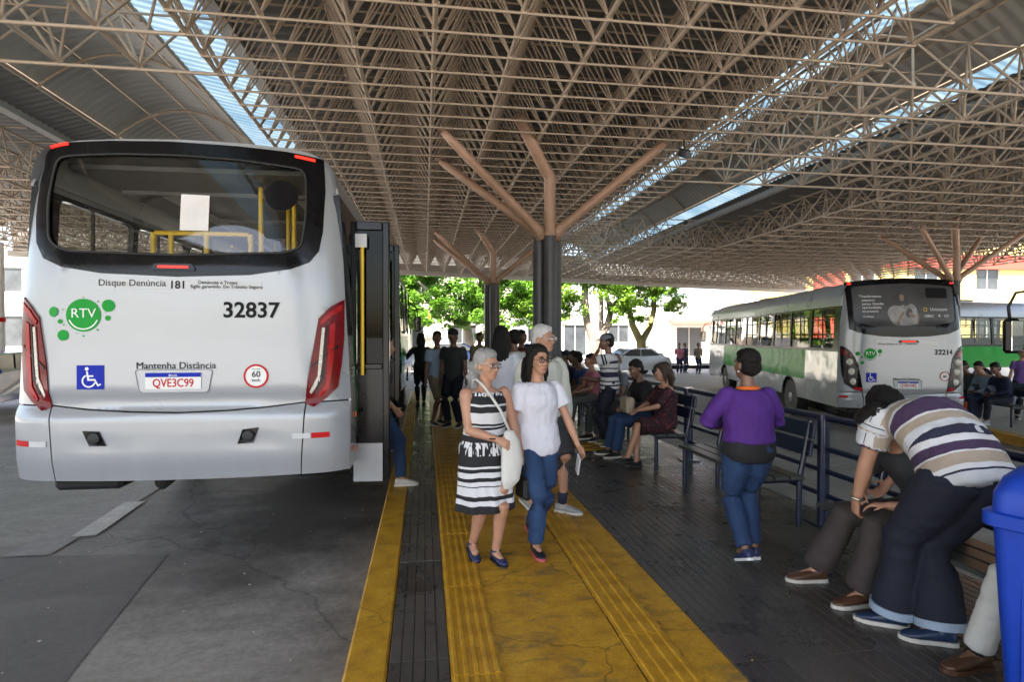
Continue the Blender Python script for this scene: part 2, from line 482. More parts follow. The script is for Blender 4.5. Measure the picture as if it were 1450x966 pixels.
random.seed(4)
tileA = ribbed_tile(0.258, 0.258, 4, 0.010, 0.006)
tileB = ribbed_tile(0.30, 0.258, 5, 0.012, 0.007)
meA = tileA.mesh('paving_tile', M['tile']); meB = tileB.mesh('paving_tile', M['tile'])
spots = []
nrow = int((PY1 - 0.6) / 0.258)
for j in range(nrow):
    y = 0.6 + 0.258 * (j + .5)
    for i in range(8):
        spots.append((y, 1.512 + 0.2665 * (i + .5), 0))
    spots.append((y, -0.026, 1))
spots = [s for s in spots]
def seen_size(s):
    y, x, k = s
    return 1e9 if (y < 2.2 or x > .95 * y + .4) else math.hypot(x, y)
spots.sort(key=seen_size)
restA, shown = MB(), 0
for (y, x, k) in spots:
    z = -0.001 + random.uniform(-.0012, .0012)
    if shown < 300 and seen_size((y, x, k)) < 1e8:
        o = bpy.data.objects.new('paving_tile', meB if k else meA)
        link(o, platform); o.location = (x, y, z)
        o.rotation_euler = (random.uniform(-.004, .004), random.uniform(-.004, .004), random.uniform(-.003, .003))
        if not k: o.scale = (0.2665 / 0.258, 1, 1)
        shown += 1
    else:
        src = tileB if k else tileA
        s = 1 if k else 0.2665 / 0.258
        restA.add([(px * s + x, py + y, pz + z) for px, py, pz in src.v], src.f)
tag(restA.build('paving', M['tile'], platform), kind='stuff')
for (xc, w, n) in ((0.2475, 0.25, 5), (1.17, 0.262, 4)):
    src = ribbed_tile(w, 0.25, n, 0, 0.009, True, 0.020)
    me = src.mesh('tactile_tile', M['yellow_tile'])
    for j in range(int((PY1 - 1.5) / .25)):
        o = bpy.data.objects.new('tactile_tile', me); link(o, platform)
        o.location = (xc + random.uniform(-.0015, .0015), 1.5 + .25 * (j + .5), -0.0005 + random.uniform(-.002, .002))
        o.rotation_euler = (0, 0, random.uniform(-.006, .006))
# warning tiles round the foot of the tree column
for (x, y) in ((2.32, 8.1), (2.58, 8.1), (2.32, 8.4), (2.58, 8.45)):
    MB().box((0, 0, 0), (.24, .24, .012)).build('warning_tile', M['yellow_tile'], platform, loc=(x, y, 0.001))

# second platform, turned with the right-hand bays
M['platform2'] = conc_mat('pale_platform', (0.42, 0.36, 0.24), (0.27, 0.24, 0.18), 1.2, 0.6, False)
HD = R(14.3)
hv = Vector((math.sin(HD), math.cos(HD), 0)); hr = Vector((math.cos(HD), -math.sin(HD), 0))
p0 = Vector((11.22, 10.4, 0))
q = [p0 - hv * 9, p0 + hv * 3.6, p0 + hv * 3.6 + hr * 3.4, p0 - hv * 9 + hr * 3.4]
tag(MB().prism([(v.x, v.y, -0.45) for v in q], (0, 0, 0.20)).build('platform', M['platform2']), kind='structure')
q2 = [p0 - hv * 9 - hr * .012, p0 + hv * 3.6 - hr * .012, p0 + hv * 3.6 + hr * .24, p0 - hv * 9 + hr * .24]
tag(MB().prism([(v.x, v.y, -0.47) for v in q2], (0, 0, 0.224)).build('kerb', M['yellow_kerb']), kind='structure')

# far pavement and kerb across the street
tag(MB().box((0, 37.0, -0.12), (120, 5.0, 0.14)).build('pavement', M['street']), kind='structure')

# =================================================================== the roof: space frames, sheets, rooflights
def pipe_mat(name, c1, c2, rough=0.55):
    m = pm(name, c1, rough, 0.0, 0.1, 1.3, 0.0, col2=c2)
    return m
M['pipe'] = pipe_mat('beige_painted_pipe', (0.375, 0.292, 0.218), (0.49, 0.40, 0.31))
M['pipe_brown'] = pipe_mat('brown_painted_pipe', (0.34, 0.205, 0.135), (0.42, 0.27, 0.19), 0.45)
M['sheet'] = pm('grey_roof_sheet', (0.15, 0.146, 0.138), 0.5, 0.0, 0.12, 0.8)
M['vault'] = pm('pale_vault_sheet', (0.40, 0.395, 0.38), 0.5, 0.0, 0.1, 0.8)
def rooflight_mat():
    m = bpy.data.materials.new('translucent_rooflight'); m.use_nodes = True
    nt = m.node_tree; L = nt.links.new; nt.nodes.remove(nt.nodes['Principled BSDF'])
    out = nt.nodes['Material Output']
    ge = N(nt, 'ShaderNodeNewGeometry')
    no = N(nt, 'ShaderNodeTexNoise', i_Scale=1.2, i_Detail=4.0); L(ge.outputs['Position'], no.inputs['Vector'])
    rp = ramp(nt, [(0.3, (0.032, 0.060, 0.085)), (0.7, (0.080, 0.108, 0.125))]); L(no.outputs[0], rp.inputs[0])
    tl = N(nt, 'ShaderNodeBsdfTranslucent'); L(rp.outputs[0], tl.inputs[0])
    tp = N(nt, 'ShaderNodeBsdfTransparent'); tp.inputs[0].default_value = (0.75, 0.85, 0.92, 1)
    mx = N(nt, 'ShaderNodeMixShader', i_Fac=0.0); L(tl.outputs[0], mx.inputs[1]); L(tp.outputs[0], mx.inputs[2])
    gl = N(nt, 'ShaderNodeBsdfGlossy', i_Roughness=0.25)
    m2 = N(nt, 'ShaderNodeMixShader', i_Fac=0.06); L(mx.outputs[0], m2.inputs[1]); L(gl.outputs[0], m2.inputs[2])
    L(m2.outputs[0], out.inputs[0])
    return m
M['rooflight'] = rooflight_mat()

ZB, ZT, ZS = 4.52, 5.28, 5.42
RY0 = -5.0
def yend(x): return 26.2 + 0.30 * x

def frame_open(x, y):
    """where the frames are left out under the raised vaults"""
    if 5.0 < x < 9.1: return not (5.7 < y < 10.6 or y > 17.1)
    if -6.9 < x < -2.5: return not (2.7 < y < 7.5 or y > 12.5)
    return False

MOD, STP = 0.78, 0.42
roof = empty('space_frame_roof', (0, 0, 0), 0, 'beige pipe space-frame roof spanning the platforms and bus lanes', 'roof')
roof['kind'] = 'thing'
bars = []      # (a, b, radius, kind)
chord_runs = []
I0, I1 = -18, 29
def ok(x, y): return RY0 <= y <= yend(x) - .15 and not frame_open(x, y)
for i in range(I0, I1 + 1):
    x = 0.10 + MOD * i
    step = STP if -2.5 <= x <= 5.0 else STP * 2
    n = int((yend(x) - RY0) / step)
    ysn = [RY0 + step * j for j in range(n + 1)]
    # bottom chords as continuous runs
    run = None
    for y in ysn:
        if ok(x, y):
            run = [y, y] if run is None else [run[0], y]
        elif run is not None:
            chord_runs.append(((x, run[0], ZB), (x, run[1], ZB), 0.026, 'chord')); run = None
    if run is not None: chord_runs.append(((x, run[0], ZB), (x, run[1], ZB), 0.026, 'chord'))
    # top chords half a module over
    xt = x + MOD / 2; run = None
    for y in ysn:
        if ok(xt, y) and ok(x, y):
            run = [y, y] if run is None else [run[0], y]
        elif run is not None:
            chord_runs.append(((xt, run[0], ZT), (xt, run[1], ZT), 0.023, 'top_chord')); run = None
    if run is not None: chord_runs.append(((xt, run[0], ZT), (xt, run[1], ZT), 0.023, 'top_chord'))
    for y in ysn:
        if not ok(x, y): continue
        for sx in (-1, 1):
            for sy in ((-1, 0, 1) if step < .5 else (-1, 1)):
                xa, ya = x + sx * MOD / 2, y + sy * step / 2
                if ok(xa, ya): bars.append(((x, y, ZB), (xa, ya, ZT), 0.0115 if step < .5 else 0.0165, 'web'))
# transverse rods through the bottom nodes, and across the top
def cross(step, y0, x0, x1, z, r, off, kind):
    j = 0
    while True:
        y = y0 + step * j + off
        if y > yend(x1): break
        run = None; x = x0
        while x <= x1 + 1e-6:
            if ok(x, y): run = [x, x] if run is None else [run[0], x]
            elif run is not None:
                if run[1] > run[0]: chord_runs.append(((run[0], y, z), (run[1], y, z), r, kind))
                run = None
            x += MOD / 2
        if run is not None and run[1] > run[0]: chord_runs.append(((run[0], y, z), (run[1], y, z), r, kind))
        j += 1
XL, XR = 0.10 + MOD * I0, 0.10 + MOD * I1
cross(STP, RY0, 0.10 - 3 * MOD, 0.10 + 6 * MOD, ZB - 0.028, 0.0135, 0, 'cross_rod')
cross(STP * 2, RY0, XL, 0.10 - 3 * MOD, ZB - 0.028, 0.019, 0, 'cross_rod')
cross(STP * 2, RY0, 0.10 + 6 * MOD, XR, ZB - 0.028, 0.019, 0, 'cross_rod')
cross(STP * 2, RY0, XL + MOD / 2, XR - MOD / 2, ZT + 0.024, 0.015, STP, 'top_rod')
cross(STP * 2, RY0, 0.10 - 3 * MOD, 0.10 + 6 * MOD, ZT + 0.024, 0.012, 0, 'top_rod')

unit = MB().tube((0, 0, 0), (0, 0, 1), 1.0, n=6, cap=False).mesh('web_member', M['pipe'], True)
def bar_obj(name, a, b, r):
    a, b = Vector(a), Vector(b)
    o = bpy.data.objects.new(name, unit); link(o, roof)
    d = b - a
    o.matrix_local = Matrix.Translation(a) @ d.to_track_quat('Z', 'Y').to_matrix().to_4x4() @ Matrix.Diagonal((r, r, d.length, 1))
    return o
def infront(p):
    return p[1] > 1.2 and abs(p[0] - .15 * p[1]) < .95 * p[1]
bars.sort(key=lambda t: (0 if infront(t[0]) else 1, Vector(t[0]).length))
for t in bars[:300]:
    bar_obj('web_member', t[0], t[1], t[2])
mb = MB()
for t in bars[300:]: mb.tube(t[0], t[1], t[2], n=5, cap=False)
tag(mb.build('web_members', M['pipe'], roof, True), kind='stuff')
names = {'chord': 'bottom_chord', 'top_chord': 'top_chord', 'cross_rod': 'cross_rod', 'top_rod': 'top_rod'}
for a, b, r, k in chord_runs:
    bar_obj(names[k], a, b, r)
# node balls where the members meet, on the near part of the frame
mb = MB()
for i in range(I0, I1 + 1):
    x = 0.10 + MOD * i
    step = STP if -2.5 <= x <= 5.0 else STP * 2
    y = RY0
    while y < 13:
        if ok(x, y): mb.lathe((x, y, ZB), [(0.016, -.040), (0.040, 0), (0.016, .040)], 5)
        y += step
tag(mb.build('frame_nodes', M['pipe'], roof), kind='stuff')

def corrugated(x0, x1, y0, y1, zf, pitch=0.20, amp=0.022, nx=2, skew=True):
    """sheet whose ribs run across (x); zf(x) is its height"""
    mb = MB(); ny = int((y1 - y0) / (pitch / 4))
    vs, fs = [], []
    for j in range(ny + 1):
        y = y0 + (y1 - y0) * j / ny
        w = (0, 1, 1, 0)[j % 4] * amp
        for i in range(nx + 1):
            x = x0 + (x1 - x0) * i / nx
            vs.append((x, min(y, yend(x)) if skew else y, zf(x) + w))
    for j in range(ny):
        for i in range(nx):
            a = j * (nx + 1) + i
            fs.append((a, a + 1, a + nx + 2, a + nx + 1))
    return mb.add(vs, fs)
flat = lambda x: ZS
for (x0, x1) in ((-2.4, 4.95), (9.0, 24.0), (-15.0, -6.9)):
    mx_ = max(yend(x0), yend(x1))
    corrugated(x0, x1, RY0, mx_, flat, nx=4).build('roof_sheet', M['sheet'], roof)
# raised vaults over the lanes with rooflight strips along both edges
def vault(xa, xb):
    sl, sr = (0.72, 1.15) if xa < 0 else (1.05, 0.72)
    c, hw = (xa + sl + xb - sr) / 2, (xb - xa - sl - sr) / 2
    zf = lambda x: ZS + 0.28 + 0.62 * max(0.0, 1 - ((x - c) / hw) ** 2)
    my = max(yend(xa), yend(xb))
    corrugated(c - hw, c + hw, RY0, my, zf, nx=14).build('vault_sheet', M['vault'], roof, 40)
    for xe in (xa, xb):
        MB().prism([(xe - .09, RY0, ZS - .05), (xe + .09, RY0, ZS - .05), (xe + .09, yend(xe) - .05, ZS - .05), (xe - .09, yend(xe) - .05, ZS - .05)], (0, 0, .16)).build('gutter', M['vault'], roof)
    for s in (-1, 1):
        sw = sl if s < 0 else sr
        e0, e1 = (xa, xa + sw) if s < 0 else (xb - sw, xb)
        zs = (lambda x, sw=sw: ZS + 0.03 + 0.22 * (x - xa) / sw) if s < 0 else (lambda x, sw=sw: ZS + 0.03 + 0.22 * (xb - x) / sw)
        lit = (s > 0) if xa < 0 else True          # the lane-side edge of the left vault is plain sheet
        if xa > 0 and s > 0:
            corrugated(e0 + .42, e1, RY0, my, zs, 0.17, 0.02, nx=2).build('roof_sheet', M['sheet'], roof); e1 = e0 + .42
        corrugated(e0, e1, RY0, my, zs, 0.17, 0.02, nx=2).build('rooflight' if lit else 'roof_sheet', M['rooflight'] if lit else M['sheet'], roof)
        MB().path([(c + s * hw, RY0, ZS + .26), (c + s * hw, yend(c) - .2, ZS + .26)], 0.04, 6).build('vault_edge_beam', M['pipe'], roof, True)
    y = RY0 + 1.0
    while y < my - 1:
        pts = [(c + hw * t, y, zf(c + hw * t) - 0.06) for t in [k / 10 - 1 for k in range(21)]]
        MB().path(pts, 0.028, 6).build('vault_rib', M['pipe'], roof, True)
        y += 2.4
    for t in (-.5, 0.0, .5):
        x = c + hw * t
        MB().path([(x, RY0, zf(x) - .035), (x, yend(x) - .3, zf(x) - .035)], 0.018, 5).build('purlin', M['pipe'], roof, True)
vault(4.95, 9.0)
vault(-6.9, -2.4)
# end truss and fascia
def yl(x, z): return (x, yend(x) + .02, z)
MB().prism([yl(-14, ZB - .16), yl(24, ZB - .16), yl(24, ZB + .04), yl(-14, ZB + .04)], (0, .12, 0)).build('fascia', pm('fascia_paint', (0.42, 0.38, 0.33), 0.55, var=.1), roof)
MB().prism([yl(-14, ZB + .04), yl(24, ZB + .04), yl(24, ZS + .3), yl(-14, ZS + .3)], (0.0, .05, 0)).build('end_cladding', M['sheet'], roof).location.y = 0.25
mb = MB(); x = -14
while x < 23.5:
    a, t, b = yl(x, ZB + .04), yl(x + .39, ZT + .1), yl(x + .78, ZB + .04)
    for p, q_ in ((a, t), (t, b)):
        mb.tube((p[0], p[1] - .12, p[2]), (q_[0], q_[1] - .12, q_[2]), 0.02, n=5, cap=False)
    x += .78
tag(mb.build('end_lattice', M['pipe'], roof, True), kind='stuff')

# ------------------------------------------------------------------ tree columns
M['column_grey'] = pm('dark_grey_column_paint', (0.055, 0.056, 0.06), 0.45, var=.2, scale=3, bump=.1)
def tree_column(x, y, label, zb=0.0):
    t = empty('tree_column', (x, y, zb), 0, label, 'column', 'branching roof columns')
    t['kind'] = 'thing'
    for k, (dx, dy) in enumerate(((-.115, .05), (.02, -.115), (.135, .03), (.03, .15))):
        MB().lathe((dx, dy, 0), [(0.098, 0), (0.098, 3.16 - zb)], 20).build('grey_shaft', M['column_grey'], t, 40)
        mb = MB().lathe((dx, dy, 0), [(0.125, 0.0), (0.125, 0.02), (0.10, 0.03)], 20)
        mb.build('base_flange', M['column_grey'], t, 40)
    z0 = 3.12 - zb
    for sx in (-1, 1):
        for sy in (-1, 1):
            a = Vector((sx * .10, sy * .06, z0)); k = Vector((sx * .16, sy * .09, z0 + .14)); b = Vector((sx * 1.62, sy * .68, ZB - .05 - zb))
            MB().path([a, k, k + (b - k) * .08, k + (b - k) * .9, b], [.085, .085, .07, .062, .045], 14).build('branch', M['pipe_brown'], t, True)
            MB().box((b.x, b.y, b.z + .03), (.16, .16, .02)).build('branch_plate', M['pipe_brown'], t)
    pts = [(.02, -.115, z0), (.02, -.115, 4.02 - zb), (-.015, -.14, 4.10 - zb), (-.06, -.165, 4.15 - zb), (-.56, -.62, 4.78 - zb)]
    MB().path(pts, .088, 16).build('rain_pipe', M['pipe_brown'], t, 50)
    MB().lathe((.02, -.115, z0 + .05), [(.098, 0), (.098, .05)], 16).build('pipe_collar', M['pipe_brown'], t, 40)
    return t
tree_column(1.88, 8.8, 'nearer branching roof column with dark grey shafts and brown pipe branches')
tree_column(1.92, 16.6, 'farther branching roof column standing at the platform end before the trees')
tree_column(14.4, 14.0, 'branching roof column of the second platform rising behind the numbered 32214 bus', -0.25)

# ------------------------------------------------------------------ railing and benches
M['navy'] = pm('navy_gloss_paint', (0.012, 0.018, 0.045), 0.28, var=.25, scale=9, coat=.4, bump=.05, bscale=25)
RX = 3.42
rail = empty('railing', (RX, 0, 0), 0, 'navy blue pipe railing along the platform edge behind the benches', 'railing')
for z in (.92, .65, .46, .25):
    MB().tube((0, 1.2, z), (0, 16.6, z), .030 if z > .9 else .023, n=12).build('rail', M['navy'], rail, 40)
for y in (1.95, 4.55, 7.15, 9.75, 12.35, 14.95):
    for dx, dy in ((-.03, -.02), (.045, .05)):
        MB().tube((dx, y + dy, 0), (dx, y + dy, .95), .040, n=14).build('post', M['navy'], rail, 40)
    MB().box((0, y, .006), (.22, .2, .012)).build('base_plate', M['navy'], rail)
M['bench_plank'] = pm('bench_seat_board', (0.05, 0.055, 0.05), 0.35, var=.3, scale=7, stretch=(6, .6, 6), coat=.2)
def bench(y0, ln, label):
    """backrest on the railing side (+x), seat towards the platform"""
    b = empty('bench', (3.12, y0, 0), 0, label, 'bench', 'navy benches along the railing')
    for k in range(3):
        MB().box((-.30 + .145 * k, ln / 2, .425), (.13, ln, .03), bev=.006).build('seat_plank', M['bench_plank'], b)
    for k in range(2):
        Mx = Matrix.Rotation(R(10), 3, 'Y')
        MB().box((.115 + .028 * k, ln / 2, .67 + .15 * k), (.028, ln, .135), Mx, bev=.006).build('back_slat', M['navy'], b)
    for y in (.08, ln - .08):
        MB().tube((-.33, y, 0), (-.33, y, .40), .024, n=12).build('leg', M['navy'], b, 40)
        MB().path([(.05, y, 0), (.055, y, .40), (.16, y, .90)], .024, 12).build('back_leg', M['navy'], b, 50)
        MB().tube((-.345, y, .395), (.06, y, .395), .022, n=12).build('seat_bearer', M['navy'], b, 40)
    return b
# =================================================================== buses
def inside(p, poly):
    x, y = p; c = False; n = len(poly)
    for i in range(n):
        x1, y1 = poly[i]; x2, y2 = poly[i - 1]
        if (y1 > y) != (y2 > y) and x < (x2 - x1) * (y - y1) / (y2 - y1) + x1: c = not c
    return c

def densify(poly, step):
    out = []
    for i, p in enumerate(poly):
        q = poly[(i + 1) % len(poly)]
        d = math.hypot(q[0] - p[0], q[1] - p[1]); n = max(1, int(d / step))
        out += [(p[0] + (q[0] - p[0]) * k / n, p[1] + (q[1] - p[1]) * k / n) for k in range(n)]
    return out

def rounded(poly, r, n=4):
    """round the corners of a closed outline"""
    out = []; N_ = len(poly)
    for i in range(N_):
        p0, p, p1 = Vector(poly[i - 1]), Vector(poly[i]), Vector(poly[(i + 1) % N_])
        a, b = p0 - p, p1 - p
        rr = min(r, a.length * .45, b.length * .45)
        a = p + a.normalized() * rr; b = p + b.normalized() * rr
        for k in range(n + 1):
            t = k / n
            q_ = a * (1 - t) ** 2 + p * 2 * t * (1 - t) + b * t * t
            out.append((q_.x, q_.y))
    return out

def panel(name, outline, holes, fn, mat, parent, step=0.06, off=0.0, thick=0.02, smooth=35):
    """a skin cut to a 2-D outline (with holes) and laid on a curved surface fn(u, v, off) -> xyz; its edges are turned inwards by thick"""
    loops = [densify(outline, step)] + [densify(h, step) for h in holes]
    pts, edges = [], []
    for lp in loops:
        n0 = len(pts); pts += lp
        edges += [(n0 + i, n0 + (i + 1) % len(lp)) for i in range(len(lp))]
    us = [p[0] for p in loops[0]]; vs_ = [p[1] for p in loops[0]]
    u0, u1, v0, v1 = min(us), max(us), min(vs_), max(vs_)
    nu, nv = int((u1 - u0) / step), int((v1 - v0) / step)
    for i in range(1, nu + 1):
        for j in range(1, nv + 1):
            p = (u0 + (u1 - u0) * (i - .5) / max(nu, 1), v0 + (v1 - v0) * (j - .5) / max(nv, 1))
            if inside(p, loops[0]) and not any(inside(p, h) for h in loops[1:]): pts.append(p)
    V, E, F, _, _, _ = delaunay_2d_cdt([Vector(p) for p in pts], edges, [], 0, 1e-5)
    faces = []
    for f in F:
        c = ((V[f[0]].x + V[f[1]].x + V[f[2]].x) / 3, (V[f[0]].y + V[f[1]].y + V[f[2]].y) / 3)
        if inside(c, loops[0]) and not any(inside(c, h) for h in loops[1:]): faces.append(tuple(f))
    mb = MB()
    verts = [fn(v.x, v.y, off) for v in V]
    cnt = {}
    for f in faces:
        for i in range(3):
            e = (f[i], f[(i + 1) % 3]); cnt[e] = 1
    n = len(verts)
    if thick:
        rim = [e for e in cnt if (e[1], e[0]) not in cnt]
        ids = {}
        for e in rim:
            for i in e:
                if i not in ids: ids[i] = n + len(ids)
        inner = [None] * len(ids)
        for i, k in ids.items(): inner[k - n] = fn(V[i].x, V[i].y, off - thick)
        verts = verts + inner
        faces = faces + [(e[1], e[0], ids[e[0]], ids[e[1]]) for e in rim]
    mb.add(verts, faces)
    return mb.build(name, mat, parent, smooth)

def text_geo(body, size, bold=0.0, align='LEFT', shear=0.0):
    cu = bpy.data.curves.new('lettering', 'FONT')
    cu.body = body; cu.size = size; cu.offset = bold * size; cu.align_x = align; cu.shear = shear
    cu.resolution_u = 3
    me = evaluated(bpy.data.objects.new('lettering', cu))
    vs = [tuple(v.co) for v in me.vertices]; fs = [tuple(p.vertices) for p in me.polygons]
    bpy.data.meshes.remove(me)
    return vs, fs

def lettering(body, x, z, size, fn, mat, parent, bold=0.0, align='LEFT', off=0.005, sx=1.0, name='lettering'):
    vs, fs = text_geo(body, size, bold, align)
    mb = MB(); mb.add([fn(x + v[0] * sx, z + v[1], off) for v in vs], fs)
    return mb.build(name, mat, parent)

def disc_pts(x, z, r, n=28, a0=0.0, a1=360.0):
    return [(x + r * math.cos(R(a0 + (a1 - a0) * k / n)), z + r * math.sin(R(a0 + (a1 - a0) * k / n))) for k in range(n)]

def ring_pts(x, z, r0, r1, a0=0, a1=360, n=36):
    o = [(x + r1 * math.cos(R(a0 + (a1 - a0) * k / n)), z + r1 * math.sin(R(a0 + (a1 - a0) * k / n))) for k in range(n + 1)]
    i = [(x + r0 * math.cos(R(a0 + (a1 - a0) * k / n)), z + r0 * math.sin(R(a0 + (a1 - a0) * k / n))) for k in range(n + 1)]
    return o, i

def band(name, o, i, fn, mat, parent, off):
    mb = MB(); n = len(o)
    mb.add([fn(p[0], p[1], off) for p in o] + [fn(p[0], p[1], off) for p in i], [(k, k + 1, n + k + 1, n + k) for k in range(n - 1)])
    return mb.build(name, mat, parent)

def silver_mat(name, col, rough, metal):
    m = bpy.data.materials.new(name); m.use_nodes = True
    nt = m.node_tree; b = nt.nodes['Principled BSDF']; L = nt.links.new
    tc = N(nt, 'ShaderNodeTexCoord')
    n1 = N(nt, 'ShaderNodeTexNoise', i_Scale=1.2, i_Detail=3.0, i_Roughness=0.5); L(tc.outputs['Object'], n1.inputs['Vector'])
    mp = N(nt, 'ShaderNodeMapping'); mp.inputs['Scale'].default_value = (9, 9, 1.2); L(tc.outputs['Object'], mp.inputs[0])
    n2 = N(nt, 'ShaderNodeTexNoise', i_Scale=1.5, i_Detail=3.0); L(mp.outputs[0], n2.inputs['Vector'])
    r1 = ramp(nt, [(0.3, tuple(c * .965 for c in col)), (0.7, col)]); L(n1.outputs[0], r1.inputs[0])
    # road dirt thickening towards the hem
    sp = N(nt, 'ShaderNodeSeparateXYZ'); L(tc.outputs['Object'], sp.inputs[0])
    mr = N(nt, 'ShaderNodeMapRange', i_From_Min=0.45, i_From_Max=1.3, i_To_Min=0.28, i_To_Max=0.0); L(sp.outputs[2], mr.inputs[0])
    mu = N(nt, 'ShaderNodeMath', operation='MULTIPLY'); L(mr.outputs[0], mu.inputs[0]); L(n2.outputs[0], mu.inputs[1])
    mx = N(nt, 'ShaderNodeMixRGB'); L(mu.outputs[0], mx.inputs[0]); L(r1.outputs[0], mx.inputs[1]); mx.inputs[2].default_value = (0.2, 0.18, 0.15, 1)
    L(mx.outputs[0], b.inputs['Base Color'])
    rr = N(nt, 'ShaderNodeMapRange', i_From_Min=0.3, i_From_Max=0.75, i_To_Min=rough - .008, i_To_Max=rough + .012); L(n1.outputs[0], rr.inputs[0]); L(rr.outputs[0], b.inputs['Roughness'])
    b.inputs['Metallic'].default_value = metal
    b.inputs['Coat Weight'].default_value = 0.25; b.inputs['Coat Roughness'].default_value = 0.06
    # sheet metal is never quite flat
    n3 = N(nt, 'ShaderNodeTexNoise', i_Scale=2.6, i_Detail=1.0); L(tc.outputs['Object'], n3.inputs['Vector'])
    bp = N(nt, 'ShaderNodeBump', i_Strength=0.12, i_Distance=0.05); L(n3.outputs[0], bp.inputs['Height'])
    L(bp.outputs[0], b.inputs['Normal']); L(bp.outputs[0], b.inputs['Coat Normal'])
    return m
M['silver'] = silver_mat('silver_bus_paint', (0.35, 0.365, 0.385), 0.28, 0.15)
def wavy(name, col, rough, metal):
    m = silver_mat(name, col, rough, metal)
    bp = [n for n in m.node_tree.nodes if n.type == 'BUMP'][0]
    bp.inputs['Strength'].default_value = 0.35; bp.inputs['Distance'].default_value = 0.07
    return m
M['silver_side'] = wavy('silver_side_panel', (0.45, 0.46, 0.47), 0.2, 0.35)
M['green_side'] = wavy('green_side_panel', (0.004, 0.27, 0.022), 0.24, 0.0)
M['green_side'].node_tree.nodes['Principled BSDF'].inputs['Coat Weight'].default_value = 0.0
M['green_side'].node_tree.nodes['Principled BSDF'].inputs['Specular IOR Level'].default_value = 0.10
M['gloss_black'] = pm('gloss_black', (0.006, 0.006, 0.007), 0.17, var=.3, scale=3, rvar=.05, spec=.22)
M['rubber'] = pm('black_rubber', (0.014, 0.014, 0.014), 0.6, var=.3, bump=.2)
M['chassis'] = pm('chassis_grime', (0.012, 0.011, 0.010), 0.8, var=.4, bump=.4)
M['lamp_red'] = pm('dark_red_lens', (0.14, 0.003, 0.006), 0.16, var=.25, scale=20, spec=.25)
M['lamp_red2'] = pm('bright_red_lens', (0.36, 0.008, 0.01), 0.16, var=.2, scale=30, spec=.25)
M['lamp_white'] = pm('clear_led_strip', (0.55, 0.52, 0.44), 0.2, var=.35, scale=60, coat=.4)
M['marker'] = emit_mat('lit_marker_lens', (0.9, 0.02, 0.01), 0.35)
M['win_glass'] = glass_mat('bus_window_glass', (0.52, 0.54, 0.52), 0.0)
M['rear_glass'] = glass_mat('bus_rear_glass', (0.80, 0.82, 0.80), 0.0)
M['door_glass'] = glass_mat('dark_door_glass', (0.10, 0.105, 0.10), -0.035)
M['interior'] = pm('bus_interior_trim', (0.2, 0.2, 0.205), 0.6, var=.1)
M['ceiling_trim'] = pm('bus_ceiling_trim', (0.10, 0.10, 0.10), 0.5, var=.1)
M['seat_fabric'] = pm('bus_seat', (0.035, 0.05, 0.075), 0.6, var=.3, scale=15)
M['pole_yellow'] = pm('yellow_handrail', (0.80, 0.50, 0.01), 0.3, var=.1)
M['dec_green'] = pm('green_decal', (0.010, 0.29, 0.035), 0.45, var=.06, spec=.15)
M['dec_white'] = pm('white_decal', (0.75, 0.75, 0.74), 0.4, var=.05)
M['dec_grey'] = pm('pale_grey_decal', (0.52, 0.53, 0.54), 0.4, var=.05)
M['dec_black'] = pm('black_decal', (0.006, 0.006, 0.007), 0.5, var=.1, spec=.12)
M['dec_blue'] = pm('blue_decal', (0.006, 0.022, 0.36), 0.45, var=.06, spec=.15)
M['dec_red'] = pm('red_decal', (0.50, 0.008, 0.010), 0.45, var=.08, spec=.15)
M['plate'] = pm('plate_white', (0.72, 0.72, 0.70), 0.35, var=.06)
M['paper'] = pm('paper_notice', (0.72, 0.70, 0.69), 0.7, var=.08, scale=3)
M['poster_dark'] = pm('dark_poster_film', (0.045, 0.043, 0.045), 0.35, var=.5, scale=1.6)
M['poster_grey'] = pm('grey_poster_print', (0.30, 0.29, 0.29), 0.4, var=.35, scale=4)
M['poster_pale'] = pm('pale_poster_print', (0.30, 0.285, 0.28), 0.4, var=.4, scale=6)
M['poster_skin'] = pm('brown_poster_print', (0.22, 0.14, 0.10), 0.4, var=.3, scale=6)
M['orange'] = pm('orange_reflector', (0.75, 0.16, 0.01), 0.3, var=.1)

WP = [(.3, 1.235), (1.1, 1.255), (1.7, 1.225), (2.0, 1.208), (2.72, 1.17), (2.9, 1.155), (3.05, 1.12), (3.14, 1.06), (3.19, .95), (3.215, .8), (3.24, .45), (3.252, 0)]
def wz(z):
    if z <= WP[0][0]: return WP[0][1]
    for (a, wa), (b, wb) in zip(WP, WP[1:]):
        if z <= b: return wa + (wb - wa) * (z - a) / (b - a)
    return 0.0
def sst(a, b, x):
    t = min(1.0, max(0.0, (x - a) / (b - a))); return t * t * (3 - 2 * t)
def rear_fn(cfg):
    zb = cfg.get('crease', 1.13)
    def fn(x, z, off=0.0):
        w = max(wz(min(z, 3.0)), .3); u = min(1.0, abs(x) / w)
        y = 0.03 * u * u + 0.15 * u ** 9 + 0.13 * (max(0, z - 1.95) / 1.3) ** 2
        # raised engine cover with soft edges, bumper standing out below the seam
        y -= 0.022 * sst(1.0, .93, abs(x) + (.10 * max(0, z - 1.2))) * sst(zb + .06, zb + .14, z) * sst(2.36, 2.24, z)
        y -= 0.045 * sst(zb + .02, zb - .06, z) - 0.03 * sst(.78, .55, z)
        y += 0.012 * sst(.03, 0, abs(z - (zb - .24) + .02 * (x / 1.0) ** 2)) * sst(.85, .6, abs(x))
        n = Vector((x * .25 * u ** 6, -1, .12 if z > 2.1 else 0)).normalized()
        return (x + n.x * off, y + n.y * off, z + n.z * off)
    return fn

def mirror_x(p): return [(-x, z) for x, z in p][::-1]

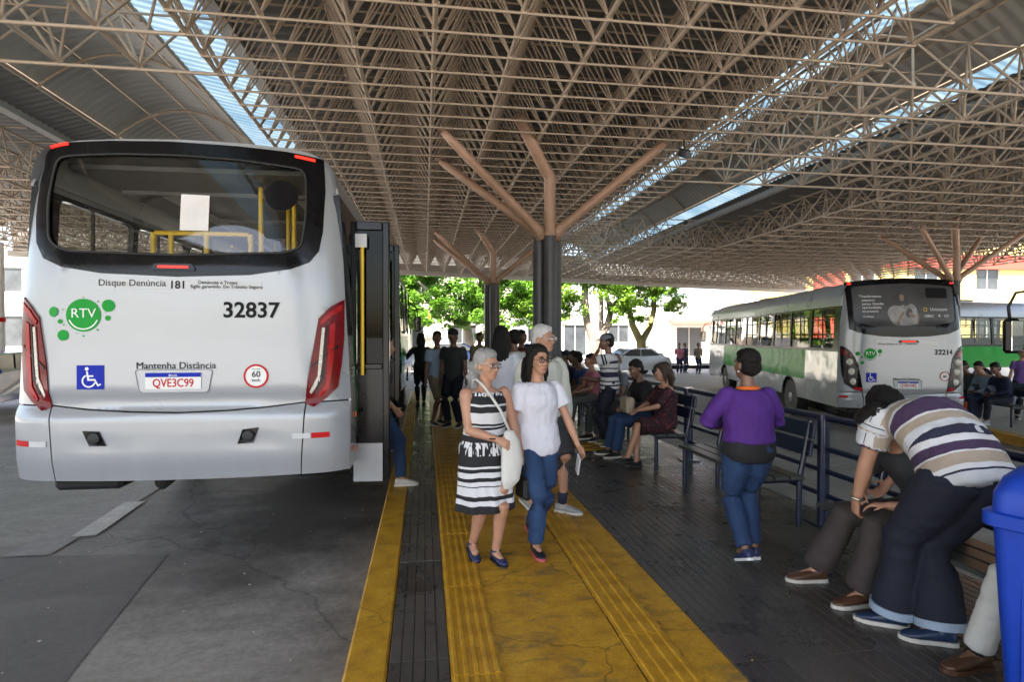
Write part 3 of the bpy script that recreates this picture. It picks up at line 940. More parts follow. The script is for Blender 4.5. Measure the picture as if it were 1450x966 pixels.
def build_bus(loc, rz, label, group, cfg):
    L_ = 11.9
    bus = empty('bus', loc, rz, label, 'bus', group)
    fn = rear_fn(cfg); fz = cfg['z']; zh = cfg['hem']
    # ---- rear outline
    prof = [(-wz(z), z) for z in (zh, .8, 1.1, 1.4, 1.7, 2.0, 2.36, 2.72, 2.9, 3.0, 3.05, 3.1, 3.14, 3.17, 3.19)] + [(-.8, 3.215), (-.45, 3.24), (0, 3.252)]
    full = prof + [(-x, z) for x, z in prof[:-1]][::-1]
    bl = cfg['bumper']                       # the seam above the bumper, left to right, (x, z)
    upper = [(-wz(bl[0][1]), bl[0][1])] + bl + [(wz(bl[-1][1]), bl[-1][1])]
    zseam = bl[0][1]
    up = [p for p in prof if p[1] > zseam + .02]
    top = up + [(-x, z) for x, z in up[:-1]][::-1]
    lampL = cfg['lamp']; lampR = mirror_x(lampL)
    black = cfg['black']; win = cfg['window']
    g_ = .006
    upper_s = [(x, z + g_) for x, z in upper]
    panel('rear_panel', top + upper_s[::-1], [black, lampL, lampR], fn, M['silver'], bus, .05)
    bk = panel('rear_window_surround', black, [win], fn, M['gloss_black'], bus, .05, .004, .03)
    if cfg.get('poster'):
        panel('rear_window', win, [], fn, M['poster_dark'], bus, .08, -.008, 0.0)
    else:
        panel('rear_window', win, [], fn, M['rear_glass'], bus, .08, -.008, 0.0)
        # black gasket lip round the pane
        o = densify(win, .05)
        MB().path([fn(x, z, .008) for x, z in o], .010, 6, closed=True).build('gasket', M['rubber'], bk, True)
    lowL = [(-wz(zh), zh), (-wz(.8), .8), (-wz(zseam) + .0, zseam - g_)]
    xb, xt = cfg['bsplit']
    midb = [(-xb, zh)] + [(x, z - g_) for x, z in bl if abs(x) <= xt + .001] + [(xb, zh)]
    nb = 7
    for yy in (2.9, 9.2): MB().tube((-1.0, yy, .48), (1.0, yy, .48), .09, n=10).build('axle', M['chassis'], bus, 40)
    hemc = [(xb - 2 * xb * k / nb, zh - .012 * math.sin(math.pi * k / nb)) for k in range(1, nb)]
    panel('bumper', midb + hemc, [], fn, M['silver'], bus, .05)
    for s in (-1, 1):
        zz = zseam - g_
        poly = [(-wz(zh), zh), (-xb - .008, zh), (-xt - .008, zz), (-wz(zseam), zz), (-wz(.8), .8)]
        if s > 0: poly = mirror_x(poly)
        panel('bumper_corner', poly, [], fn, M['silver'], bus, .05)
    # ---- tail lamps
    for s, lp in ((-1, lampL), (1, lampR)):
        lm = panel('tail_light', lp, [], fn, M['lamp_red'] if not cfg.get('round') else M['gloss_black'], bus, .05, .014, .045)
        if cfg.get('round'):
            for (x, z, r) in cfg['round']:
                x *= -s * -1
                c = Vector(fn(x, z, .016))
                MB().lathe(c, [(r * 1.12, .0), (r * 1.12, -.012), (r * .98, -.016), (r * .6, -.022), (0.001, -.026)], 20, 'Y').build('lamp_lens', M['lamp_white'], lm, 40)
            for z0, z1 in ((-.18, -.02),):
                pass
            sg = [(x if s < 0 else -x, z) for x, z in cfg['redtip']]
            panel('red_reflector', sg if s < 0 else sg[::-1], [], fn, M['lamp_red2'], lm, .05, .018, .003)
            sg = [(x if s < 0 else -x, z) for x, z in cfg['redtop']]
            panel('red_lens', sg if s < 0 else sg[::-1], [], fn, M['lamp_red'], lm, .05, .018, .003)
        else:
            for nm, mt, pl in cfg['lampbits']:
                pl = pl if s < 0 else mirror_x(pl)
                panel(nm, pl, [], fn, mt, lm, .05, .022, .008)
    # ---- bus body: sides, roof, floor
    z0, z1, z2, z3 = zh - .01, cfg['band0'], cfg['sill'], cfg.get('wtop', 2.70)
    def side(s):
        def f(y, z, off=0.0):
            # nose and tail corners are rounded in plan
            b = .15 * (max(0, .35 - y) / .35) ** 3 * 0 + .12 * (max(0, y - (L_ - .5)) / .5) ** 2
            return (s * (wz(z) - b + off), y, z)
        return f
    ys0 = .19
    for s in (-1, 1):
        f = side(s)
        ordr = (lambda p: p) if s > 0 else (lambda p: p[::-1])
        doors = cfg['doors'] if s > 0 else []
        a0_ = math.degrees(math.asin((z0 - .5) / .54))
        def arch(yc):
            return [(yc + .54 * math.cos(R(a)), .50 + .54 * math.sin(R(a))) for a in [180 - a0_ - (180 - 2 * a0_) * q_ / 12 for q_ in range(13)]]
        bounds = [ys0]
        zones = []                                  # stretches of side between the doors
        cur = ys0
        for d0, d1 in doors:
            zones.append((cur, d0)); cur = d1
        zones.append((cur, L_))
        for (a, b) in zones:
            pts = [(a, z0)]
            for yc in (2.9, 9.2):
                if a < yc - .6 and yc + .6 < b: pts += arch(yc)
            pts += [(b, z0), (b, z1), (a, z1)]
            panel('skirt', ordr(pts), [], f, M['silver_side'], bus, .12)
            g0, g1 = max(a, cfg['green'][0]), min(b, cfg['green'][1])
            segs = []
            if a < g0: segs.append((a, min(g0, b), 'silver_side'))
            if g0 < g1:
                n = max(1, round((g1 - g0) / 1.45))
                segs += [(g0 + (g1 - g0) * k / n, g0 + (g1 - g0) * (k + 1) / n, 'green_side') for k in range(n)]
            if b > g1 and g1 > a: segs.append((g1, b, 'silver_side'))
            for (c0, c1, mt) in segs:
                if c1 - c0 < .03: continue
                panel('side_panel', ordr([(c0 + .004, z1 + .004), (c1 - .004, z1 + .004), (c1 - .004, z2), (c0 + .004, z2)]), [], f, M[mt], bus, .12)
            # window band: black frame, a pane in each opening
            hs = []
            w0, w1 = a + .22, b - .10
            n = max(1, round((w1 - w0) / 1.32))
            if w1 - w0 > .5:
                for k in range(n):
                    ya, yb = w0 + (w1 - w0) * k / n + .05, w0 + (w1 - w0) * (k + 1) / n - .05
                    hs.append(rounded([(ya, z2 + .06), (yb, z2 + .06), (yb, z3 - .04), (ya, z3 - .04)], .06, 3))
            panel('window_band', ordr([(a, z2 + .004), (b, z2 + .004), (b, z3), (a, z3)]), [h for h in hs], f, M['gloss_black'], bus, .14, .002, .05)
            for h in hs:
                pn = panel('window', ordr(h), [], f, M['win_glass'], bus, .3, -.018, 0)
                ya = min(p[0] for p in h); yb = max(p[0] for p in h); ym = (ya + yb) / 2
                fr = MB()
                fr.box((s * (wz(2.2) - .01), ym, (z2 + z3) / 2 + .01), (.022, .028, z3 - z2 - .10))
                fr.box((s * (wz(2.42) - .008), ym, 2.42), (.02, yb - ya, .024))
                fr.build('window_bar', M['rubber'], pn)
        # cove above the windows
        panel('cove', ordr([(ys0 - .02, z3 + .004), (L_, z3 + .004), (L_, max(2.92, z3 + .06)), (ys0, max(2.92, z3 + .06))]), [], f, M['silver'], bus, .12)
        for d0, d1 in doors:
            panel('door_header', ordr([(d0, 2.62), (d1, 2.62), (d1, z3), (d0, z3)]), [], f, M['gloss_black'], bus, .14)
        # wheels
        for yc in (2.9, 9.2):
            wh = empty('wheel', (s * 1.06, yc, .48), 0, parent=bus)
            MB().lathe((0, 0, 0), [(.30, -.14), (.44, -.14), (.48, -.10), (.48, .10), (.44, .14), (.30, .14)], 28, 'X').build('tyre', M['rubber'], wh, 40)
            MB().lathe((0, 0, 0), [(.05, s * .16), (.12, s * .15), (.16, s * .06), (.27, s * .05), (.30, s * .10), (.31, s * .10)], 24, 'X').build('rim', pm_once('wheel_rim', (0.25, 0.25, 0.26), 0.4, 0.6), wh, 40)
            hb = MB().box((s * .55, yc, .72), (.8, 1.1, .5))
            hb.build('wheel_housing', M['chassis'], bus)
        # door mirrors at the nose
        mr = empty('mirror', (s * 1.18, L_ - .12, 2.35), 0, parent=bus)
        MB().path([(0, 0, .25), (s * .14, .16, .22), (s * .22, .18, .05), (s * .22, .16, -.12)], .018, 8).build('mirror_arm', M['rubber'], mr, True)
        MB().box((s * .22, .14, -.30), (.20, .12, .42), bev=.04).build('mirror_housing', M['gloss_black'], mr)
        MB().box((s * .22, .072, -.30), (.16, .012, .36), bev=.004).build('mirror_glass', pm_once('mirror_silver', (0.7, 0.7, 0.7), 0.03, 1.0), mr)
    # roof skin
    rp = [(x, z) for z, x in WP if z >= 2.9] ; rp = [(-x, z) for x, z in rp[:-1]] + [(0, 3.252)] + [(x, z) for x, z in rp[:-1]][::-1]
    ysr = [.10, .16, .5, 2, 4, 6, 8, 10, L_ - .4, L_ - .1]
    mb = MB(); n = len(rp)
    mb.add([(x, (y if k else fn(x, min(z, 3.2), 0)[1] + .012), z - (.0 if k < len(ysr) - 2 else .05 * (k - len(ysr) + 3))) for k, y in enumerate(ysr) for x, z in rp],
           [(j * n + i, j * n + i + 1, (j + 1) * n + i + 1, (j + 1) * n + i) for j in range(len(ysr) - 1) for i in range(n - 1)])
    mb.build('roof', M['silver'], bus, 40)
    rv = bus.children[-1]
    for y in (3.2, 7.6):
        MB().box((0, y, 3.29), (.75, .9, .08), bev=.03).build('roof_hatch', M['silver'], rv)
    # floor, underside, inner ceiling
    MB().box((0, L_ / 2 + .1, .78), (2.36, L_ - .5, .26)).build('chassis', M['chassis'], bus)
    MB().box((.35, L_ / 2 + .5, .50), (1.5, L_ - 2.2, .32)).build('drive_train', M['chassis'], bus)
    MB().box((0, L_ / 2 + .15, 3.10), (2.1, L_ - .6, .04)).build('ceiling', M['ceiling_trim'], bus)
    MB().box((0, .85, .98), (2.34, 1.0, .32)).build('rear_platform', M['interior'], bus)
    for s in (-1, 1):
        MB().box((s * 1.15, L_ / 2, 1.28), (.03, L_ - .8, .62) if s < 0 else (.03, .1, .1)).build('inner_lining', M['interior'], bus)
    # underside fittings seen below the hem, and an added light-blocking box
    mb = MB().box((-.78, .55, zh - .075), (.5, .7, .10), bev=.03); mb.build('spare_tray', M['chassis'], bus)
    MB().path([(-.20, 1.4, zh + .02), (-.20, .55, zh - .02), (-.24, .22, zh - .09)], .055, 12).build('exhaust_pipe', M['chassis'], bus, True)
    MB().box((.25, 4.1, zh - .16), (1.8, 5.2, .42), bev=.05).build('underbody_light_block', M['chassis'], bus)  # low wide box, added to keep light off the road under the bus
    # ---- nose
    def nf(x, z, off=0.0):
        u = min(1, abs(x) / 1.15); return (x, L_ + .02 - .10 * u ** 4 - .16 * (max(0, z - 1.4) / 1.7) ** 2 + off, z)
    nose = [(-1.13, .45), (1.13, .45), (1.13, 2.6), (1.08, 3.0), (.8, 3.18), (-.8, 3.18), (-1.08, 3.0), (-1.13, 2.6)][::-1]
    ws = rounded([(-1.04, 1.42), (1.04, 1.42), (1.02, 2.72), (-1.02, 2.72)], .12)[::-1]
    nwin = rounded([(-.98, 1.48), (.98, 1.48), (.96, 2.66), (-.96, 2.66)], .12)[::-1]
    panel('front_panel', nose, [ws], nf, M['silver'], bus, .1)
    panel('windscreen_surround', ws, [nwin], nf, M['gloss_black'], bus, .1, .003)
    panel('windscreen', nwin, [], nf, M['win_glass'], bus, .2, -.01, 0)
    for s in (-1, 1):
        hl = rounded([(s * .70, .85), (s * 1.05, .88), (s * 1.05, 1.08), (s * .74, 1.03)], .04)
        if s > 0: hl = hl[::-1]
        panel('headlight', hl, [], nf, M['lamp_white'], bus, .1, .01, .02)
    panel('route_display', [(-.8, 2.78), (-.8, 3.02), (.8, 3.02), (.8, 2.78)], [], nf, M['gloss_black'], bus, .2, .006, .01)
    # ---- stickers
    lg = cfg['logo']
    def disc(name, x, z, r, mat, off): return panel(name, disc_pts(x, z, r)[::1], [], fn, mat, bus, .08, off, 0)
    x, z, r = lg['big']
    disc('logo_disc', x, z, r, M['dec_green'], .004)
    for (dx, dz, rr) in lg['small']: disc('logo_dot', dx, dz, rr, M['dec_green'], .004)
    o, i = ring_pts(x, z, r * .80, r * .875, 200, 340, 20)
    band('logo_smile', o, i, fn, M['dec_white'], bus, .0065)
    lettering(lg['text'], x, z - r * .14, r * .80, fn, M['dec_white'], bus, .0, 'CENTER', .0065, lg.get('sx', 1.0))
    for t in cfg['texts']: lettering(t[0], t[1], t[2], t[3], fn, M[t[6] if len(t) > 6 else 'dec_black'], bus, t[4], t[5], .0065)
    # wheelchair sign
    wx, wz_, ws_ = cfg['wheelchair']
    h = ws_ / 2
    panel('wheelchair_sign', [(wx - h, wz_ - h * .94), (wx + h, wz_ - h * .94), (wx + h, wz_ + h * .94), (wx - h, wz_ + h * .94)], [], fn, M['dec_blue'], bus, .08, .004, 0)
    sg = bus.children[-1]
    k = ws_ / 100
    P_ = lambda a, b: (wx + (a - 50) * k, wz_ + (50 - b) * k)
    c = P_(38, 17); panel('symbol', disc_pts(c[0], c[1], 7 * k, 14), [], fn, M['dec_white'], sg, .05, .007, 0)
    for pl in ([(35, 26), (42, 26), (44, 42), (62, 42), (62, 48), (46, 48), (47, 56), (68, 56), (80, 78), (88, 74), (90, 79), (77, 86), (65, 63), (40, 63)],):
        panel('symbol', [P_(a, b) for a, b in pl][::-1], [], fn, M['dec_white'], sg, .05, .007, 0)
    o, i = ring_pts(*P_(45, 64), 20 * k, 26 * k, 115, 345, 24); band('symbol', o, i, fn, M['dec_white'], sg, .007)
    # speed ring
    sx, sz, sr = cfg['speed']
    disc('speed_sign', sx, sz, sr, M['dec_white'], .004); sg = bus.children[-1]
    o, i = ring_pts(sx, sz, sr * .84, sr); band('red_ring', o, i, fn, M['dec_red'], sg, .007)
    if cfg['speedtext']:
        lettering('60', sx, sz - sr * .08, sr * .72, fn, M['dec_black'], sg, .012, 'CENTER', .007)
        lettering('km/h', sx, sz - sr * .46, sr * .34, fn, M['dec_black'], sg, .01, 'CENTER', .007)
        lettering('velocidade', sx, sz + sr * .54, sr * .17, fn, M['dec_black'], sg, .0, 'CENTER', .007)
    else:
        lettering('80', sx, sz - sr * .28, sr * .72, fn, M['dec_black'], sg, .012, 'CENTER', .007)
    # number plate in its recess
    qx, qz, qw, qh = cfg['plate']
    rc = [(qx - qw * .70, qz + qh * .70), (qx - qw * .62, qz - qh * .72), (qx + qw * .62, qz - qh * .72), (qx + qw * .70, qz + qh * .70)]
    panel('plate_recess', rounded(rc, .03), [], fn, M['dec_grey'], bus, .08, .004, .004)
    MB().path([fn(x_, z_, .008) for x_, z_ in densify(rounded(rc, .03), .05)], .005, 5, closed=True).build('recess_lip', M['silver'], bus.children[-1], True)
    pl = panel('number_plate', [(qx - qw / 2, qz - qh / 2), (qx + qw / 2, qz - qh / 2), (qx + qw / 2, qz + qh / 2), (qx - qw / 2, qz + qh / 2)], [], fn, M['plate'], bus, .08, .014, .008)
    panel('blue_strip', [(qx - qw / 2, qz + qh * .24), (qx + qw / 2, qz + qh * .24), (qx + qw / 2, qz + qh / 2), (qx - qw / 2, qz + qh / 2)], [], fn, M['dec_blue'], pl, .08, .017, 0)
    lettering(cfg['platetext'], qx, qz - qh * .36, qh * .72, fn, M['dec_red'], pl, .012, 'CENTER', .017, .80)
    lettering('BRASIL', qx, qz + qh * .29, qh * .17, fn, M['dec_white'], pl, .01, 'CENTER', .020)
    # marker lamps, brake lamp, reflectors, sensors
    for pl_ in cfg['markers']: panel('marker_light', pl_, [], fn, M['marker'], bus, .05, .012, .012)
    bx, bz, bw = cfg['brake']
    panel('brake_light_housing', rounded([(bx - bw * .75, bz - .026), (bx + bw * .75, bz - .026), (bx + bw * .62, bz + .026), (bx - bw * .62, bz + .026)], .02), [], fn, M['gloss_black'], bus, .06, .018, .018)
    panel('brake_light', [(bx - bw / 2, bz - .008), (bx + bw / 2, bz - .008), (bx + bw / 2, bz + .008), (bx - bw / 2, bz + .008)], [], fn, M['marker'], bus, .06, .022, .004)
    for (rx, rzz, rw, mt) in cfg['reflectors']:
        panel('reflector', [(rx - rw / 2, rzz - .021), (rx + rw / 2, rzz - .021), (rx + rw / 2, rzz + .021), (rx - rw / 2, rzz + .021)], [], fn, M[mt], bus, .06, .006, .004)
    for pl_ in cfg.get('sensors', ()):
        sn = panel('fog_lamp', pl_, [], fn, M['gloss_black'], bus, .05, .012, .012)
        cx_ = sum(p[0] for p in pl_) / len(pl_); cz_ = sum(p[1] for p in pl_) / len(pl_)
        MB().lathe(fn(cx_, cz_, .012), [(.042, .0), (.042, -.008), (.03, -.014), (.001, -.010)], 16, 'Y').build('fog_lens', M['rubber'], sn, 40)
    return bus, fn

_once = {}
def pm_once(name, *a, **k):
    if name not in _once: _once[name] = pm(name, *a, **k)
    return _once[name]

def bus_interior(bus, L_=11.9):
    """seats and yellow handrails seen through the panes"""
    for r_ in range(8):
        y = 1.9 + 1.02 * r_
        for s in (-1, 1):
            if s > 0 and (r_ == 0 or r_ == 3): continue
            st = empty('seat', (s * .72, y, .85), 0, parent=bus)
            MB().box((0, .22, .42), (.82, .42, .10), bev=.03).build('cushion', M['seat_fabric'], st)
            MB().box((0, 0, .80), (.82, .09, .72), Matrix.Rotation(R(-8), 3, 'X'), bev=.04).build('backrest', M['seat_fabric'], st)
            MB().path([(-.38 * s, -.05, 1.05), (-.38 * s, -.06, 1.25), (.38 * s, -.06, 1.25), (.38 * s, -.05, 1.05)], .018, 8).build('grab_handle', M['pole_yellow'], st, True)
    for (x, y) in ((-.36, 1.5), (.42, 1.55), (-.34, 3.9), (.34, 3.9), (-.34, 6.1), (.36, 6.1), (-.34, 8.4), (.36, 8.4), (.62, .95), (.9, 2.05)):
        MB().tube((x, y, .85), (x, y, 3.08), .021, n=10).build('pole', M['pole_yellow'], bus, 40)
    for x in (-.36, .40):
        MB().tube((x, 2.2, 2.72), (x, 10.2, 2.72), .016, n=8).build('grab_rail', M['pole_yellow'], bus, 40)
    MB().path([(-.36, 1.5, 2.48), (.42, 1.55, 2.48)], .024, 8).build('grab_rail', M['pole_yellow'], bus, True)
    MB().path([(-.36, 1.5, 1.78), (-.36, 1.5, 2.48)], .028, 8).build('pole', M['pole_yellow'], bus, True)
    for k_ in range(8):
        y = 1.2 + 1.3 * k_
        MB().box((0, y, 3.07), (2.0, .07, .05)).build('ceiling_rib', M['interior'], bus)
        for x in (-.36, .40):
            st = empty('hand_strap', (x, y + .4, 2.71), 0, parent=bus)
            MB().box((0, 0, -.10), (.012, .035, .20)).build('strap', M['rubber'], st)
            MB().path([(0, .05 * math.cos(R(a)), -.25 + .05 * math.sin(R(a))) for a in range(0, 360, 30)], .009, 6, closed=True).build('strap_ring', M['rubber'], st, True)
    for x in (-.62, .62):
        MB().box((x, 6.0, 3.06), (.12, 9.6, .03)).build('ceiling_light', M['dec_grey'], bus)
    mb = MB().box((0, 10.9, 1.5), (.5, .5, 1.1), bev=.05); mb.build('driver_cabin', M['interior'], bus)
    MB().path([(.0 - .55 + .2 * math.cos(R(a)), 11.1 + .05 * math.sin(R(a)), 1.72 + .2 * math.sin(R(a))) for a in range(0, 360, 20)], .015, 6, closed=True).build('steering_wheel', M['rubber'], bus, True)

# ---- the large bus beside the kerb: outline points read off its tail in metres
def pA(px, py): return ((px - 257.5) / 191.6, .60 + (697 - py) / 191.6)
def PA(l): return [pA(a, b) for a, b in l][::-1]
blackA = PA([(52, 204), (90, 199), (150, 195), (235, 193), (330, 196), (400, 201), (456, 208), (460, 260), (458, 325), (453, 356), (440, 374), (414, 386), (355, 396), (254, 400), (150, 396), (95, 387), (66, 374), (52, 350), (47, 310), (48, 250)])
winA = PA(rounded([(75, 222), (160, 216), (254, 215), (340, 219), (432, 229), (434, 300), (428, 352), (405, 361), (254, 368), (100, 364), (74, 350), (69, 290)], 16, 3))
lampA = PA([(27, 429), (45, 441), (62, 460), (70, 510), (76, 550), (81, 590), (68, 595), (50, 582), (35, 566), (30, 530), (27, 490)])
SA = dict(z=0, hem=.60, crease=1.14, bsplit=(.888, .925), band0=.95, sill=1.70, wtop=2.86, green=(.45, 9.8), doors=[(.55, 1.85), (6.0, 7.1)],
          black=blackA, window=winA, lamp=lampA,
          bumper=[pA(81, 588), pA(130, 594), pA(190, 598), pA(257, 600), pA(325, 598), pA(380, 594), pA(434, 588)],
          lampbits=[('led_strip', M['lamp_white'], PA([(53, 474), (57, 474), (61, 520), (63, 548), (74, 572), (72, 576), (60, 556), (57, 530)])),
                    ('red_bar', M['lamp_red2'], PA([(39, 466), (46, 470), (52, 560), (62, 578), (60, 582), (47, 568), (41, 520)])),
                    ('lamp_divider', M['gloss_black'], PA([(49, 470), (51, 470), (56, 535), (66, 570), (64, 572), (54, 550)])),
                    ('lamp_divider', M['gloss_black'], PA([(35, 500), (72, 532), (72, 535), (35, 504)])),
                    ('red_bar', M['lamp_red2'], PA([(30, 437), (46, 449), (60, 466), (58, 470), (44, 456), (31, 447)]))],
          logo=dict(big=(*pA(127, 457), .125), small=[(*pA(84, 452), .040), (*pA(161, 443), .047), (*pA(99, 486), .041), (*pA(95, 466), .018), (*pA(160, 461), .020), (*pA(146, 478), .007), (*pA(127, 487), .007), (*pA(99, 449), .005), (*pA(100, 471), .005), (*pA(147, 437), .006), (*pA(118, 483), .004), (*pA(157, 453), .004), (*pA(127, 431), .005)], text='RTV', sx=1.0),
          texts=[('32837', *pA(318, 459), .168, .022, 'LEFT'), ('Disque Denúncia', *pA(147, 414), .070, .001, 'LEFT'), ('181', *pA(244, 417), .082, .018, 'LEFT'),
                 ('Denúncias e Trotes', *pA(284, 410), .036, .012, 'LEFT'), ('Sigilo garantido. Em Trânsito Seguro', *pA(273, 416), .036, .012, 'LEFT'),
                 ('Mantenha', *pA(198, 535), .073, .0, 'LEFT'), ('Distância', *pA(257, 535), .073, .0, 'LEFT')],
          wheelchair=(*pA(136, 547), .195), speed=(*pA(365, 547), .093), speedtext=True,
          plate=(*pA(250, 553), .40, .125), platetext='QVE3C99',
          markers=[PA([(60, 203), (90, 199), (91, 203), (62, 207)]), PA([(415, 206), (444, 210), (444, 214), (415, 210)])],
          brake=(*pA(250, 386), .22),
          reflectors=[(*pA(37, 643), .135, 'dec_red'), (*pA(64, 643), .135, 'dec_grey'), (*pA(457, 638), .135, 'dec_red'), (*pA(430, 638), .135, 'dec_grey')],
          sensors=[PA([(128, 624), (150, 625), (159, 646), (137, 646)]), PA([(347, 626), (370, 623), (362, 646), (340, 647)])])
busA, fnA = build_bus((-1.86, 4.80, -0.155), R(-1.3), 'large silver city bus numbered 32837 standing tail-on beside the yellow kerb', 'city buses', SA)
bus_interior(busA)
for x_ in (-.55, -.40, -.10, .28, .37):
    MB().tube((x_, .78, .95), (x_, .78, 2.62 if x_ < .35 else 3.05), .022, n=10).build('pole', M['pole_yellow'], busA, 40)
MB().path([(-.55, .78, 2.50), (-.53, .78, 2.62), (.26, .78, 2.62), (.28, .78, 2.50)], .022, 8).build('grab_rail', M['pole_yellow'], busA, True)
busA.location.z += .085
for c_ in busA.children:
    if c_.name.startswith('wheel') and c_.type == 'EMPTY': c_.location.z -= .085
panel('sticker_strip', PA([(146, 403), (372, 405), (372, 419), (146, 418)]), [], fnA, M['dec_grey'], busA, .08, .003, 0)
lp = PA([(255, 275), (295, 276), (295, 330), (255, 330)])
panel('paper_notice', lp, [], fnA, M['paper'], busA, .08, .002, 0)
panel('window_disc', disc_pts(*pA(398, 272), .125), [], fnA, M['gloss_black'], busA, .08, .002, 0)
# open folding doors of the rear entrance
def door_leaf(bus, y, x0, x1, ang):
    d = empty('door', (x0, y, .40), ang, parent=bus)
    w = x1 - x0
    for (a, b, c, e) in ((0, .05, 0, 2.32), (w - .06, w, 0, 2.32), (.05, w - .06, 2.24, 2.32), (.05, w - .06, 1.0, 1.05), (.05, w - .06, 0, .06)):
        MB().box(((a + b) / 2, 0, (c + e) / 2), (b - a, .05, e - c), bev=.008).build('door_frame', M['gloss_black'], d)
    MB().box((w / 2, 0, 1.64), (w - .11, .008, 1.20)).build('door_glass', M['door_glass'], d)
    MB().box((w / 2, 0, .53), (w - .11, .008, .94)).build('door_glass', M['gloss_black'], d)
    MB().box((w * .45, -.03, .17), (w * .75, .012, .34)).build('kick_plate', M['silver'], d)
    MB().tube((.11, -.06, .95), (.11, -.06, 2.1), .016, n=8).build('grab_handle', M['pole_yellow'], d, 40)
    MB().box((.10, -.06, 2.14), (.10, .03, .12)).build('handle_bracket', M['dec_grey'], d)
door_leaf(busA, .56, 1.20, 1.54, R(-3))
door_leaf(busA, 1.86, 1.20, 1.54, R(4))
MB().box((1.0, 1.2, .62), (.5, 1.2, .04)).build('step', M['interior'], busA)
for (y, z) in ((.40, 1.02), (.42, .72)):
    MB().box((1.262, y, z), (.012, .05, .05), bev=.004).build('side_marker', M['orange'], busA)
lettering('32837', .30, 1.35, .12, lambda u, v, o: (1.245 + o, .28 + (u - .30) * .5, v), M['dec_white'], busA, .01)

# ---- the bus across the lane
def pB(cx, cy): return ((cx - 497) / 382, .55 + (1062 - cy) / 382)
def PB(l): return [pB(a, b) for a, b in l][::-1]
lampB = PB([(38, 565), (70, 580), (100, 610), (130, 660), (150, 720), (168, 820), (185, 930), (120, 915), (60, 870), (44, 800), (38, 700)])
SB = dict(z=0, hem=.55, crease=.80, bsplit=(.80, .82), band0=1.02, sill=1.72, green=(1.9, 9.3), doors=[(5.0, 6.2)], poster=True,
          black=PB([(80, 52), (240, 34), (500, 22), (760, 32), (916, 46), (930, 200), (930, 430), (830, 470), (680, 490), (500, 497), (320, 490), (190, 470), (92, 432), (84, 200)]),
          window=PB(rounded([(120, 92), (300, 75), (500, 66), (700, 76), (896, 97), (892, 372), (700, 410), (500, 420), (240, 405), (125, 368)], 22, 3)),
          lamp=lampB, bumper=[pB(190, 937), pB(300, 945), pB(497, 950), pB(700, 945), pB(806, 937)],
          round=[((93 - 497) / 382, .55 + (1062 - 694) / 382, .062), ((106 - 497) / 382, .55 + (1062 - 771) / 382, .062), ((118 - 497) / 382, .55 + (1062 - 851) / 382, .062)],
          redtip=PB([(120, 895), (178, 898), (183, 928), (122, 913)]), redtop=PB([(42, 590), (68, 598), (98, 630), (112, 655), (44, 640)]),
          logo=dict(big=(*pB(238, 632), .125), small=[(*pB(148, 628), .040), (*pB(309, 608), .045), (*pB(180, 700), .035), (*pB(178, 655), .022), (*pB(308, 642), .016), (*pB(220, 728), .010), (*pB(277, 592), .010)], text='RTV', sx=1.0),
          texts=[('32214', *pB(714, 634), .150, .022, 'LEFT'), ('Disque Denúncia 181 – Denúncias', *pB(295, 556), .055, .006, 'LEFT'), ('Mantenha Distância', *pB(408, 836), .066, .004, 'LEFT')],
          wheelchair=(*pB(247, 817), .205), speed=(*pB(793, 804), .098), speedtext=False,
          plate=(*pB(518, 872), .40, .13), platetext='QVB1H42',
          markers=[PB([(98, 60), (120, 58), (120, 71), (98, 73)]), PB([(865, 60), (908, 63), (908, 72), (865, 70)])],
          brake=(*pB(522, 530), .28),
          reflectors=[(*pB(940, 975), .14, 'dec_red'), (*pB(54, 975), .14, 'dec_red')])
rl = Vector((8.62, 10.95, 0)); rcn = rl + hr * 1.25
busB, fnB = build_bus((rcn.x, rcn.y, -0.42), -HD, 'silver and green city bus numbered 32214 with a dark rear-window poster', 'city buses', SB)
bus_interior(busB)
rw = [c for c in busB.children if c.name.startswith('rear_window') and 'surround' not in c.name][0]
panel('sticker_strip', PB([(280, 516), (745, 520), (745, 562), (280, 562)]), [], fnB, M['dec_white'], busB, .1, .003, 0)
# printed scene and slogan on the film: two seated figures in pale clothes
for nm, mt, pts, of in (('poster_print', 'poster_skin', [(560, 380), (600, 300), (612, 330), (604, 400)], .001),
                        ('poster_print', 'poster_pale', [(372, 300), (390, 262), (430, 240), (470, 250), (500, 235), (560, 228), (592, 260), (600, 330), (590, 390), (540, 405), (460, 405), (420, 395), (395, 360)], .003),
                        ('poster_print', 'poster_dark', [(442, 170), (465, 140), (500, 135), (528, 150), (545, 190), (552, 230), (520, 250), (480, 232), (455, 205)], .005),
                        ('poster_print', 'poster_skin', [(468, 160), (492, 150), (505, 175), (500, 205), (482, 212), (470, 195)], .007),
                        ('poster_print', 'poster_skin', [(440, 390), (455, 340), (490, 290), (505, 300), (470, 360), (455, 405)], .007),
                        ('poster_print', 'poster_dark', [(510, 330), (515, 285), (540, 262), (560, 280), (562, 320), (540, 345)], .005),
                        ('poster_print', 'poster_skin', [(530, 300), (550, 296), (572, 318), (582, 338), (560, 342), (538, 330)], .007),
                        ('poster_print', 'poster_pale', [(500, 350), (590, 345), (596, 395), (490, 404)], .008),
                        ('poster_print', 'dec_black', [(668, 102), (832, 106), (832, 188), (668, 184)], .002)):
    panel(nm, PB(rounded(pts, 14, 2)), [], fnB, M[mt], rw, .1, of - .006, 0)
for k, tx in enumerate(('"Transformamos', 'pequenos', 'passos. Grandes', 'oportunidades', 'no presente')):
    lettering(tx, *pB(168 if k == 0 else 188, 178 + 30 * k), .070, fnB, M['dec_white'], rw, .012, 'LEFT', .002, .92)
